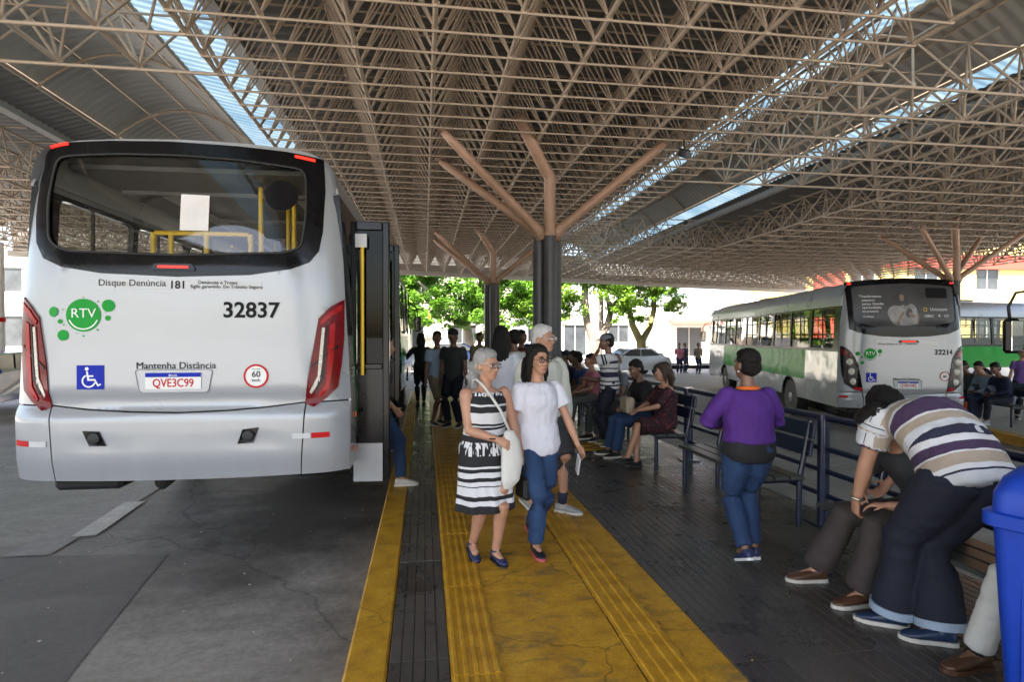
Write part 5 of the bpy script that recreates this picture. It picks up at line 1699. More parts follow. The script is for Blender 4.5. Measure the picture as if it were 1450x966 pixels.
def dress_mat():
    """horizontal black and white bands, with two rows of brushed vertical strokes"""
    m = cloth('banded_dress_cloth', (.5, .5, .5), bump=.5)
    nt = m.node_tree; b = nt.nodes['Principled BSDF']; L = nt.links.new
    tc = N(nt, 'ShaderNodeTexCoord'); sp = N(nt, 'ShaderNodeSeparateXYZ'); L(tc.outputs['Object'], sp.inputs[0])
    no = N(nt, 'ShaderNodeTexNoise', i_Scale=4.0); L(tc.outputs['Object'], no.inputs['Vector'])
    wob = N(nt, 'ShaderNodeMath', operation='MULTIPLY_ADD'); L(no.outputs[0], wob.inputs[0]); wob.inputs[1].default_value = .05; wob.inputs[2].default_value = -.025
    z = N(nt, 'ShaderNodeMath', operation='ADD'); L(sp.outputs[2], z.inputs[0]); L(wob.outputs[0], z.inputs[1])
    mr = N(nt, 'ShaderNodeMapRange', i_From_Min=.38, i_From_Max=1.32); L(z.outputs[0], mr.inputs[0])
    zz = lambda v: (v - .38) / .94
    seq = [(.38, BK), (.435, W_), (.47, BK), (.50, W_), (.56, BK), (.57, W_), (.60, BK), (.625, W_), (.66, BK), (.685, W_), (.70, BK), (.775, W_), (.86, BK), (.915, W_), (.96, BK), (.975, W_), (.985, BK), (1.0, W_), (1.075, BK), (1.12, W_), (1.133, BK), (1.165, BK), (1.24, BK)]
    rp = ramp(nt, [(max(0, zz(a)), c) for a, c in seq], 'CONSTANT'); L(mr.outputs[0], rp.inputs[0])
    # vertical strokes
    mp = N(nt, 'ShaderNodeMapping'); mp.inputs['Scale'].default_value = (58, 58, 3.0); L(tc.outputs['Object'], mp.inputs[0])
    ns = N(nt, 'ShaderNodeTexNoise', i_Scale=1.0, i_Detail=2.0); L(mp.outputs[0], ns.inputs['Vector'])
    rs = ramp(nt, [(0, W_), (.50, BK)], 'CONSTANT'); L(ns.outputs[0], rs.inputs[0])
    zm = ramp(nt, [(0, (0, 0, 0)), (zz(.775), (1, 1, 1)), (zz(.87), (0, 0, 0)), (zz(1.19), (1, 1, 1)), (zz(1.27), (0, 0, 0))], 'CONSTANT'); L(mr.outputs[0], zm.inputs[0])
    mx = N(nt, 'ShaderNodeMixRGB'); L(zm.outputs[0], mx.inputs[0]); L(rp.outputs[0], mx.inputs[1]); L(rs.outputs[0], mx.inputs[2])
    L(mx.outputs[0], b.inputs['Base Color'])
    return m
M['dress'] = dress_mat()
M['pole_brown'] = pm('tortoiseshell_frame', (0.06, 0.02, 0.012), .3, var=.3)
C = {}
for nm, col in dict(white_tee=(.66, .66, .72), jeans=(.022, .058, .15), jeans2=(.015, .05, .13), darkjeans=(.009, .011, .024), brown=(.045, .034, .032), cream=(.62, .62, .54), purple=(.07, .016, .18), black=(.010, .010, .011),
                    grey=(.10, .105, .11), ltblue=(.30, .38, .48), charcoal=(.04, .042, .045), blue=(.015, .06, .20), navy=(.012, .018, .05), white_cotton=(.62, .61, .57), pink=(.50, .16, .22), greygreen=(.10, .11, .10), polo=(.16, .18, .20), maroon=(.10, .015, .025), teal=(.12, .2, .22), violet=(.16, .08, .30), khaki=(.22, .17, .10), orange=(.72, .14, .02), yellow=(.6, .38, .02)).items():
    C[nm] = cloth(nm + '_cloth', col, bump=.9 if nm in ('white_tee', 'jeans', 'jeans2', 'cream') else .6)
for nm in ('jeans', 'jeans2'):
    b = C[nm].node_tree.nodes['Principled BSDF']
    rp_ = [n for n in C[nm].node_tree.nodes if n.type == 'VALTORGB'][0]
    rp_.color_ramp.elements[0].color = (.008, .024, .075, 1); rp_.color_ramp.elements[1].color = (.022, .058, .145, 1)
def floral():
    m = cloth('floral_cloth', (.1, .02, .03)); nt = m.node_tree; b = nt.nodes['Principled BSDF']
    tc = N(nt, 'ShaderNodeTexCoord'); vo = N(nt, 'ShaderNodeTexVoronoi', i_Scale=22.0); nt.links.new(tc.outputs['Object'], vo.inputs['Vector'])
    rp = ramp(nt, [(0, (.30, .05, .06)), (.28, (.09, .012, .02)), (.5, (.02, .008, .012))]); nt.links.new(vo.outputs['Distance'], rp.inputs[0]); nt.links.new(rp.outputs[0], b.inputs['Base Color'])
    return m
M['floral'] = floral()
L_ = {}
for nm, col in dict(navy=(.02, .03, .09), black=(.012, .012, .013), brown=(.075, .035, .018), grey=(.28, .28, .28), dkblue=(.015, .03, .07), pale=(.5, .47, .42), pink=(.5, .09, .12), olive=(.09, .11, .02)).items():
    L_[nm] = pm(nm + '_shoe_leather', col, .4, 0, .2, 12, .2, 60)

WALK = [(0, 1, .1)] * 2
# ------------------------------------------------------------------ the walkers in front
root, J = person('grey-haired woman with spectacles in a black and white banded dress, walking', (.43, 4.20, 0), R(196), 1.53,
    dict(pelvis=(0, 0, .80), lean=(2, 4), feet=[(.065, -.07, 0, 6, 16), (-.06, .075, 0, -4, 0)], head=(22, 2),
         hands=[((-.02, .20, .90), (.8, -.6, -.2), (-.8, .5, -.5), (0, -1, -.2), .5), ((-.30, .03, .70), (-.5, -.8, 0), (0, .15, -1), (1, 0, 0), .7)]),
    dict(sex='f', fat=1.13, skin='tan', hair='grey', brow='grey', hairtype='pony', arm=1.12, glasses=M['metal'], dress=dict(mat=M['dress'], hem=.385, flare=.034, sway=.035),
         shoes=dict(mat=L_['navy'], low=True, sole=M['sole_dark'], solez=.014, strap=True, size=.92)), .0078)
MB().path([V3((math.cos(R(a)) * .032, math.sin(R(a)) * .028, 0)) + J['arms'][0][2] - (J['arms'][0][2] - J['arms'][0][1]).normalized() * .03 for a in range(0, 360, 30)], .005, 6, closed=True).build('bracelet', M['dec_black'], root, True)
# her white shoulder bag
bag = empty('shoulder_bag', (.43, 4.20, 0), R(196), 'white soft shoulder bag hanging at the older woman\'s front', 'bag')
mb = MB()
loft(mb, [(V3((-.11, .20, .96)), V3((.035, 0, 0)), V3((0, .02, 0))), (V3((-.12, .205, .88)), V3((.07, 0, 0)), V3((0, .035, 0))), (V3((-.13, .205, .74)), V3((.085, 0, 0)), V3((0, .045, 0))), (V3((-.12, .20, .60)), V3((.07, 0, 0)), V3((0, .035, 0))), (V3((-.10, .19, .54)), V3((.03, 0, 0)), V3((0, .015, 0)))], 16)
put('pouch', remesh(mb, 'pouch', .009, 4, C['white_cotton']), bag)
mb = MB(); mb.path([V3((-.11, .21, .95)), V3((-.05, .185, 1.10)), V3((.0, .150, 1.19)), V3((.05, .105, 1.275)), V3((.075, .04, 1.315)), V3((.07, -.04, 1.30)), V3((.03, -.11, 1.2)), V3((-.06, -.13, 1.05))], .010, 6); mb.build('strap', C['white_cotton'], bag, True)
hb = empty('handbag', (.43, 4.20, 0), R(196), 'small black handbag held low between the two walking women', 'bag')
MB().box((-.30, .04, .50), (.07, .17, .17), bev=.02).build('pouch', L_['black'], hb)
MB().path([(-.30, -.02, .58), (-.30, 0, .66), (-.30, .04, .68), (-.30, .08, .66), (-.30, .10, .58)], .006, 6).build('handle', L_['black'], hb, True)

root, J = person('dark-haired woman in a white t-shirt, blue jeans and glasses, walking', (.85, 4.38, 0), R(192), 1.56,
    dict(pelvis=(0, 0, .815), lean=(2, 3), feet=[(.06, .14, 0, 4, 0), (-.05, -.20, 0, -6, 26)], head=(6, 0), twist=4,
         hands=[((.24, .0, .72), (.5, -.7, 0)), ((-.31, .14, .74), (-.6, -.6, 0), (-.35, .45, -.8), (1, 0, .2), .6)]),
    dict(sex='f', fat=1.04, skin='tan', hair='black', hairtype='long', glasses=M['pole_brown'], top=dict(mat=C['white_tee'], sleeve=.62, grow=.022, flare=.012, sgrow=.026, neck=.088),
         trousers=dict(mat=C['jeans'], cuff=.052, grow=.010), shoes=dict(mat=L_['black'], sole=L_['pink'], size=.95)), .0078)
MB().box((0, 0, 0), (.012, .075, .15), Matrix.Rotation(R(25), 3, 'X'), bev=.003).build('phone', M['dec_grey'], None, loc=(1.14, 4.22, .66))
tag(bpy.data.objects['phone'], 'pale phone in the hand of the woman in white t-shirt', 'phone')

root, J = person('white-haired man in a cream jacket walking behind the two women', (1.08, 5.34, 0), R(205), 1.74,
    dict(pelvis=(0, 0, .90), lean=(2, 3), feet=[(.08, -.12, 0, 0, 15), (-.10, .20, 0, -30, 0)], head=(18, 0),
         hands=[((.27, .05, .80), (.4, -.8, 0)), ((-.27, .08, .80), (-.4, -.8, 0))]),
    dict(sex='m', fat=1.06, skin='tan', hair='white', brow='white', hairtype='short', glasses=M['metal'], top=dict(mat=C['cream'], sleeve=1.97, grow=.03, sgrow=.026, name='jacket', collar=C['white_cotton']),
         trousers=dict(mat=C['charcoal'], len=.6, grow=.02), shoes=dict(mat=L_['grey'], sock=C['navy'])), .0092)

root, J = person('woman in a purple sweater and blue jeans seen from behind', (2.33, 3.90, 0), R(-4), 1.53,
    dict(pelvis=(0, 0, .80), lean=(1, 4), feet=[(.065, .04, 0, 4, 0), (-.07, -.10, 0, -2, 22)], head=(16, -2),
         hands=[((.12, .24, .95), (.9, -.5, -.2)), ((-.12, .24, .95), (-.9, -.5, -.2))]),
    dict(sex='f', fat=1.17, skin='brown', hair='black', hairtype='short', top=dict(mat=C['purple'], sleeve=1.97, grow=.016, sgrow=.018, hem='waist', neck=.092, drop=.028), under=dict(mat=C['black'], grow=.018),
         trousers=dict(mat=C['jeans2'], cuff=.046, grow=.012), shoes=dict(mat=L_['navy'], sole=M['dec_white'], size=.95)), .0085)
mb = MB(); mb.path([J['p3'] + J['side'] * math.cos(R(a)) * .068 + J['f3'] * math.sin(R(a)) * .064 - V3((0, 0, .006 if a else 0)) for a in range(0, 360, 20)], .016, 8, closed=True); mb.build('orange_collar', C['orange'], root, True)
mb = MB(); mb.path([J['p3'] - V3((0, 0, .030)) + J['side'] * math.cos(R(a)) * .092 + J['f3'] * math.sin(R(a)) * .076 for a in range(0, 360, 20)], .014, 8, closed=True); mb.build('black_collar', C['black'], root, True)
for s in (-1, 1):
    eb = MB(); blob(eb, J['H'](s * .086, -.008, -.048), (V3((.007, 0, 0)), V3((0, .007, 0)), V3((0, 0, .007))), 8); eb.build('earring', M['plate'], root, True)

root, J = person('man in a striped polo shirt and dark jeans bending over the bench', (2.70, 2.72, 0), R(-6), 1.72,
    dict(pelvis=(.10, -.08, .90), lean=(36, 80), twist=-4, feet=[(.0, -.05, 0, -68, 0), (-.12, .14, 0, -60, 0)], head=(-2, 48), knee=[(-.5, .8, .1)] * 2,
         hands=[((.10, .60, .60), (.6, .2, -.3)), ((-.16, .44, .56), (-.8, -.2, .1), (.1, .25, -1), (1, 0, 0), .7)]),
    dict(sex='m', fat=1.15, skin='tan', hair='black', hairtype='short', top=dict(mat=polo_mat, sleeve=.62, grow=.022, flare=.022, sgrow=.028, collar=C['purple']),
         under=dict(mat=C['polo'], grow=.006), trousers=dict(mat=C['darkjeans'], cuff=.076, grow=.030, turnup=C['ltblue']), shoes=dict(mat=L_['dkblue'], sole=M['sole'])), .0092)
wr = J['arms'][1]
mb = MB(); dd = (wr[2] - wr[1]).normalized(); u_ = dd.orthogonal().normalized(); w_ = dd.cross(u_)
mb.path([wr[2] - dd * .02 + (u_ * math.cos(R(a)) + w_ * math.sin(R(a))) * .036 for a in range(0, 360, 24)], .009, 8, closed=True); mb.build('wristwatch', M['metal'], root, True)

# ------------------------------------------------------------------ sitters: pelvis over the bench seat, facing the platform
def sitter(label, y, S, look, x=3.0, rz=90, feet=((.12, .45), (-.12, .45)), hands=None, head=(0, 0), lean=(-4, 4), vox=.011, z=0.0, knee=None, fz=(0, 0), group=None, seat=.44):
    k = S / 1.7
    hands = hands or [((.12, .30, seat + .22), (.7, -.5, -.2)), ((-.12, .30, seat + .22), (-.7, -.5, -.2))]
    return person(label, (x, y, z), R(rz), S, dict(pelvis=(0, 0, seat + .095 * k), lean=lean, head=head,
                  feet=[(feet[0][0], feet[0][1], fz[0], feet[0][2] if len(feet[0]) > 2 else 8, 0), (feet[1][0], feet[1][1], fz[1], feet[1][2] if len(feet[1]) > 2 else -8, 0)],
                  hands=hands, knee=knee or [(.1, .6, 1), (-.1, .6, 1)]), look, vox, group)
sitter('seated man in brown trousers and brown lace-up shoes, partly hidden by the bending man', 3.08, 1.72,
       dict(sex='m', skin='tan', hair='black', top=dict(mat=C['charcoal'], sleeve=.6), trousers=dict(mat=C['brown'], cuff=.068, grow=.02), shoes=dict(mat=L_['brown'], sole=M['sole'], sock=C['charcoal'])),
       feet=((.40, .50, 10), (.04, .46, 0)), vox=.010, x=3.06, lean=(16, 46), head=(-62, 26), hands=[((.16, .36, .66), (.7, -.5, -.2)), ((-.10, .40, .64), (-.7, -.5, -.2))])
sitter('seated person in white trousers and brown shoes beside the blue bin', 2.02, 1.72,
       dict(sex='m', skin='brown', hair='black', top=dict(mat=C['white_cotton'], sleeve=.6), trousers=dict(mat=C['white_cotton'], cuff=.052, grow=.006), shoes=dict(mat=L_['brown'], sole=L_['brown'], sock=C['black'])),
       feet=((.42, .40, 0), (.16, .36, 0)), vox=.010, x=3.06)
sitter('seated woman in a maroon floral dress with crossed legs', 6.98, 1.60,
       dict(sex='f', fat=1.15, skin='tan', hair='brown', hairtype='mid', dress=dict(mat=M['floral'], knees=.95, sleeve=.9), shoes=dict(mat=L_['black'], low=True, sole=M['sole_dark'])),
       x=3.02, feet=((-.08, .40, 0), (-.10, .52, 0)), fz=(0, .06), head=(-12, 4), hands=[((.05, .34, .70), (.7, -.5, -.2)), ((-.06, .36, .70), (-.7, -.5, -.2))])
sitter('seated person in a black and yellow top and blue jeans with bag on lap', 7.55, 1.66,
       dict(sex='m', skin='brown', hair='black', top=dict(mat=C['black'], sleeve=1.97), trousers=dict(mat=C['jeans2'], grow=.016), shoes=dict(mat=L_['black'], sole=M['sole'])),
       feet=((.12, .50), (-.10, .46)), head=(20, 14), lean=(4, 16))
hb = empty('handbag', (2.68, 7.42, .62), R(90), 'beige handbag on the lap of the person in black and yellow', 'bag')
MB().box((0, 0, .09), (.30, .12, .22), bev=.03).build('pouch', cloth('beige_leather', (.42, .34, .25), bump=.3), hb)
MB().path([(-.09, 0, .19), (-.08, 0, .27), (.08, 0, .27), (.09, 0, .19)], .008, 6).build('handle', L_['brown'], hb, True)
sitter('seated man in a grey polo shirt with arm along the bench back', 8.9, 1.74,
       dict(sex='m', skin='brown', hairtype='bald', dark_lens=True, glasses=M['dec_black'], top=dict(mat=C['polo'], sleeve=.6, collar=C['charcoal']), trousers=dict(mat=C['charcoal'], grow=.016), shoes=dict(mat=L_['black'])),
       x=3.04, rz=108, head=(35, 0), hands=[((.60, .18, .92), (.3, -.6, -.4)), ((-.14, .30, .66), (-.7, -.5, -.2))])
for (y, S, tp, tr, hd, lbl) in ((10.0, 1.66, 'pink', 'greygreen', 10, 'seated person in a pink top and grey-green trousers beyond the striped man'), (10.62, 1.72, 'blue', 'khaki', -20, 'seated man in a bright blue shirt, third along the far bench'), (11.2, 1.70, 'navy', 'jeans2', 15, 'seated man in a navy shirt turning to talk on the far bench'),
                                (11.85, 1.68, 'navy', 'navy', 0, 'seated person in dark blue clothes at the end of the far bench'), (12.5, 1.7, 'charcoal', 'jeans', 12, 'seated person in charcoal near the farthest railing post')):
    sitter(lbl, y, S, dict(sex='m', skin='brown' if y > 10.5 else 'tan', hair='black', cap=C['navy'] if y > 11.5 and y < 12 else None, top=dict(mat=C[tp], sleeve=.6 if tp != 'navy' else 1.97), trousers=dict(mat=C[tr], grow=.016, len=.6 if tr == 'khaki' else 1), shoes=dict(mat=L_['black'])),
           feet=((.12, .42 + .1 * math.sin(y * 7)), (-.12, .44 - .1 * math.sin(y * 5))), lean=(2, 20 if tp == 'blue' else 8), head=(hd, 6), vox=.0145)

# ------------------------------------------------------------------ standing people further along
def stander(label, loc, rz, S, look, vox=.0125, hands=None, feet=None, head=(0, 0), lean=(1, 3)):
    k = S / 1.7
    hands = hands or [((.26, .02, .78 * k), (.4, -.9, 0)), ((-.26, .02, .78 * k), (-.4, -.9, 0))]
    feet = feet or [(.10, .02, 0, 8, 0), (-.10, -.03, 0, -8, 0)]
    return person(label, loc, R(rz), S, dict(pelvis=(0, 0, .895 * k), lean=lean, feet=feet, hands=hands, head=head), look, vox)
stander('standing man in a striped t-shirt and grey cap with hand at his face', (2.72, 8.28, 0), 78, 1.66,
        dict(sex='m', skin='brown', hair='black', cap=C['polo'], top=dict(mat=tee_str, sleeve=.7, grow=.02), trousers=dict(mat=C['darkjeans'], grow=.018, cuff=.06), shoes=dict(mat=L_['olive'], sole=M['sole'])), .010,
        hands=[((.24, .08, .80), (.5, -.8, 0)), ((-.03, .17, 1.42), (-.6, .3, -.8), (.2, -.2, 1), (0, -1, 0), .7)], head=(6, 6))
stander('long-haired woman in a white blouse with her back turned', (.92, 6.95, 0), -14, 1.74,
        dict(sex='f', skin='tan', hair='black', hairtype='verylong', top=dict(mat=C['white_tee'], sleeve=.7), trousers=dict(mat=C['darkjeans']), shoes=dict(mat=L_['black'])), .0105)
stander('man in a charcoal t-shirt and dark cap on the yellow strip', (.52, 10.4, 0), 150, 1.76,
        dict(sex='m', skin='brown', hair='black', cap=C['black'], top=dict(mat=C['charcoal'], sleeve=.65, grow=.02), trousers=dict(mat=C['darkjeans'], grow=.018), shoes=dict(mat=L_['black'])), head=(50, 4))
stander('man in a pale blue t-shirt beside the man in charcoal', (.22, 10.75, 0), 215, 1.72,
        dict(sex='m', skin='brown', hair='black', top=dict(mat=C['ltblue'], sleeve=.7, grow=.02), trousers=dict(mat=C['khaki'], len=.6), shoes=dict(mat=L_['black'])), head=(-30, 0))
root, J = stander('woman dressed in black reaching for the bus side', (-.08, 13.6, 0), 4, 1.70,
        dict(sex='f', skin='brown', hair='black', hairtype='long', top=dict(mat=C['black'], sleeve=1.3), trousers=dict(mat=C['black'], grow=.006, cuff=.04), shoes=dict(mat=L_['black'], sole=M['sole_dark'])),
        hands=[((.22, .10, .86), (.6, -.7, 0)), ((-.50, .16, 1.02), (-.2, -.5, -.5))], feet=[(.07, .06, 0, 4, 0), (-.08, -.16, 0, -4, 18)])
hb = empty('handbag', (.17, 13.7, .80), 0, 'tan shoulder bag at the hip of the woman in black', 'bag')
MB().box((0, 0, .09), (.10, .28, .24), bev=.03).build('pouch', cloth('tan_leather', (.30, .21, .12), bump=.3), hb)
MB().path([(0, -.1, .20), (0, -.06, .5), (-.02, 0, .56), (0, .06, .5), (0, .1, .20)], .008, 6).build('handle', L_['brown'], hb, True)
stander('short person with black hair beyond the long-haired woman', (1.42, 9.6, 0), 20, 1.60, dict(sex='f', skin='brown', hair='black', hairtype='mid', top=dict(mat=C['charcoal'], sleeve=.6), trousers=dict(mat=C['jeans']), shoes=dict(mat=L_['black'])), .0145)
stander('man in a maroon shirt standing by the column', (1.78, 10.6, 0), 170, 1.74, dict(sex='m', skin='brown', hair='black', top=dict(mat=C['maroon'], sleeve=.6), trousers=dict(mat=C['navy']), shoes=dict(mat=L_['black'])), .0145, head=(40, 0))
bp = empty('backpack', (1.98, 10.78, 1.05), R(170), 'bright blue backpack behind the man in maroon', 'bag')
MB().box((0, 0, .22), (.30, .16, .44), bev=.06).build('pouch', C['blue'], bp); MB().box((0, -.09, .14), (.22, .05, .2), bev=.02).build('pocket', C['blue'], bp)
person('passenger in a black top and jeans stepping from the bus door', (-.46, 6.42, 0), R(-82), 1.66,
       dict(pelvis=(0, -.06, .86), lean=(4, 8), feet=[(.06, .20, 0, 0, 0), (-.08, -.22, .12, 0, 0)], head=(0, 6),
            hands=[((.20, .12, .86), (.4, -.8, 0)), ((-.25, .02, .85), (-.4, -.8, 0))]),
       dict(sex='f', fat=1.05, skin='tan', hair='black', hairtype='mid', top=dict(mat=C['black'], sleeve=.6), trousers=dict(mat=C['jeans2'], cuff=.048), shoes=dict(mat=L_['pale'], sole=M['sole'])), .0105)

stander('man in a white shirt among the crowd by the nearer column', (1.30, 8.3, 0), 30, 1.72, dict(sex='m', skin='brown', hair='black', top=dict(mat=C['white_cotton'], sleeve=.6), trousers=dict(mat=C['charcoal']), shoes=dict(mat=L_['black'])), .0145)
stander('woman in a teal top beyond the crowd by the railing', (2.45, 12.6, 0), 100, 1.62, dict(sex='f', skin='tan', hair='brown', hairtype='mid', top=dict(mat=C['teal'], sleeve=.6), trousers=dict(mat=C['jeans']), shoes=dict(mat=L_['black'])), .013)
stander('man in a khaki shirt near the far column', (1.35, 14.4, 0), 200, 1.72, dict(sex='m', skin='brown', hair='black', top=dict(mat=C['khaki'], sleeve=.6), trousers=dict(mat=C['navy']), shoes=dict(mat=L_['black'])), .014)
sitter('seated woman in a pale blue blouse, last but one along the railing', 13.5, 1.62, dict(sex='f', skin='tan', hair='black', hairtype='mid', top=dict(mat=C['ltblue'], sleeve=.6), trousers=dict(mat=C['charcoal']), shoes=dict(mat=L_['black'])), vox=.016)
sitter('seated man in white, last along the railing', 14.2, 1.7, dict(sex='m', skin='brown', hair='black', top=dict(mat=C['white_cotton'], sleeve=.6), trousers=dict(mat=C['navy']), shoes=dict(mat=L_['black'])), vox=.016)
bench(13.1, 1.6, 'farthest navy bench at the end of the railing')
# ------------------------------------------------------------------ people waiting on the second platform
def on2(a, b): p = p0 + hv * a + hr * b; return p.x, p.y
back = -math.degrees(HD) + 90
for (a, b, S, look, lbl) in ((2.0, .95, 1.66, dict(sex='f', skin='light', hair='brown', hairtype='mid', top=dict(mat=C['teal'], sleeve=1.97), trousers=dict(mat=C['black']), shoes=dict(mat=L_['black'])), 'seated person in a pale hooded top nearest the green bus'),
                             (1.5, .95, 1.70, dict(sex='m', skin='brown', hair='black', top=dict(mat=C['greygreen'], sleeve=1.97), trousers=dict(mat=C['charcoal']), shoes=dict(mat=L_['black'])), 'seated man in a grey-green jacket on the second platform'),
                             (1.0, .95, 1.72, dict(sex='m', skin='tan', hair='black', top=dict(mat=C['ltblue'], sleeve=1.97), trousers=dict(mat=C['jeans']), shoes=dict(mat=L_['pale'])), 'seated person in a pale blue jacket on the second platform'),
                             (.5, .95, 1.72, dict(sex='m', skin='brown', hair='black', top=dict(mat=C['navy'], sleeve=1.97), trousers=dict(mat=C['darkjeans']), shoes=dict(mat=L_['grey'])), 'seated person in navy by the dark luggage')):
    x_, y_ = on2(a, b)
    sitter(lbl, y_, S, look, x=x_, rz=back, z=-.25, vox=.016, lean=(2, 24), head=(20, 16))
x_, y_ = on2(1.5, 2.0)
stander('person in a violet top standing behind the waiting bench', (x_, y_, -.25), 150, 1.62, dict(sex='f', skin='light', hair='brown', hairtype='short', top=dict(mat=C['violet'], sleeve=.6), trousers=dict(mat=C['black']), shoes=dict(mat=L_['black'])), .013)
x_, y_ = on2(.75, .4)
sc = empty('suitcase', (x_, y_, -.25), R(back), 'dark blue and orange suitcase beside the seated people', 'suitcase')
MB().box((0, 0, .30), (.40, .24, .52), bev=.05).build('shell', C['navy'], sc); MB().box((0, .13, .28), (.26, .03, .34), bev=.012).build('pocket', C['orange'], sc)
MB().path([(-.1, 0, .55), (-.1, 0, .66), (.1, 0, .66), (.1, 0, .55)], .012, 6).build('handle', M['rubber'], sc, True)
# two walkers across the street
for (x, y, rz_, tp, lbl) in ((13.8, 30.0, 170, 'pink', 'far pedestrian in a pink shirt across the street'), (14.4, 30.6, 200, 'navy', 'far pedestrian in dark clothes across the street'), (14.9, 30.0, 185, 'khaki', 'far pedestrian in a khaki shirt across the street')):
    stander(lbl, (x, y, -.42), rz_, 1.7, dict(sex='m', skin='brown', hair='black', noface=True, top=dict(mat=C[tp], sleeve=.6), trousers=dict(mat=C['navy']), shoes=dict(mat=L_['black'])), .02)

# ------------------------------------------------------------------ benches
bench(4.45, 1.55, 'empty navy bench behind the woman in purple')
bench(6.62, 1.75, 'navy bench under the woman in the floral dress')
bench(8.65, 1.7, 'navy bench under the man in the grey polo')
bench(10.6 - .95, 3.2, 'long navy bench under the row of people in blue')
bench(1.75, 2.0, 'navy bench under the man in brown trousers')
b2 = bench(0, 2.9, 'dark bench carrying the people waiting on the second platform')
x_, y_ = on2(-.1, .95)
b2.location = (x_ + .12, y_, -.25); b2.rotation_euler = (0, 0, -HD)
# =================================================================== blue bin at the platform edge
M['bin_blue'] = pm('blue_plastic', (0.008, 0.055, 0.45), .42, var=.12, scale=3, bump=.08, bscale=15)
bn = empty('litter_bin', (2.585, 1.935, 0), R(20), 'blue plastic litter bin with domed lid beside the bench', 'bin')
def rsq(z, a, r=.06, n=5):
    out = []
    for sx, sy, a0 in ((1, 1, 0), (-1, 1, 90), (-1, -1, 180), (1, -1, 270)):
        for k in range(n + 1):
            t = R(a0 + 90 * k / n); out.append((sx * (a - r) + r * math.cos(t), sy * (a - r) + r * math.sin(t), z))
    return out
def stack(secs):
    mb = MB(); n = len(secs[0])
    mb.add([p for s in secs for p in s], [(i * n + k, i * n + (k + 1) % n, (i + 1) * n + (k + 1) % n, (i + 1) * n + k) for i in range(len(secs) - 1) for k in range(n)] + [tuple(range(n))[::-1], tuple(range((len(secs) - 1) * n, len(secs) * n))])
    return mb
stack([rsq(.0, .175), rsq(.04, .185), rsq(.45, .205), rsq(.84, .222), rsq(.86, .222)]).build('bin_body', M['bin_blue'], bn, 40)
stack([rsq(.845, .245), rsq(.85, .25), rsq(.90, .25), rsq(.905, .24)]).build('bin_rim', M['bin_blue'], bn, 40)
stack([rsq(.905, .225), rsq(.98, .222), rsq(1.04, .205, .09), rsq(1.08, .17, .1), rsq(1.10, .11, .09)]).build('bin_lid', M['bin_blue'], bn, 40)
for s in (-1, 1):
    for t in (-.1, 0, .1):
        MB().box((s * .207, t, .42), (.014, .03, .74), bev=.005).build('bin_rib', M['bin_blue'], bn)

# =================================================================== trees beyond the roof
M['bark'] = pm('pale_bark', (0.22, 0.18, 0.15), .9, var=.4, scale=5, bump=.9, bscale=18, stretch=(1, 1, .3))
M['bark2'] = pm('mossy_bark', (0.20, 0.17, 0.07), .9, var=.4, scale=4, bump=.9, bscale=18, stretch=(1, 1, .3))
def leaf_mat(name, c1, c2):
    m = bpy.data.materials.new(name); m.use_nodes = True
    nt = m.node_tree; L = nt.links.new; b = nt.nodes['Principled BSDF']; out = nt.nodes['Material Output']
    ge = N(nt, 'ShaderNodeNewGeometry')
    no = N(nt, 'ShaderNodeTexNoise', i_Scale=.9, i_Detail=5.0); L(ge.outputs['Position'], no.inputs['Vector'])
    ad = N(nt, 'ShaderNodeMath', operation='MULTIPLY_ADD'); L(ge.outputs['Random Per Island'], ad.inputs[0]); ad.inputs[1].default_value = .5; 
    L(no.outputs[0], ad.inputs[2])
    rp = ramp(nt, [(.35, c1), (.95, c2)]); L(ad.outputs[0], rp.inputs[0])
    L(rp.outputs[0], b.inputs['Base Color']); b.inputs['Roughness'].default_value = .45
    tl = N(nt, 'ShaderNodeBsdfTranslucent'); L(rp.outputs[0], tl.inputs[0])
    mx = N(nt, 'ShaderNodeMixShader', i_Fac=.4); L(b.outputs[0], mx.inputs[1]); L(tl.outputs[0], mx.inputs[2]); L(mx.outputs[0], out.inputs[0])
    return m
M['leaf'] = leaf_mat('green_leaves', (.016, .065, .006), (.17, .35, .03))
M['leaf2'] = leaf_mat('yellow_green_leaves', (.03, .09, .008), (.24, .40, .04))
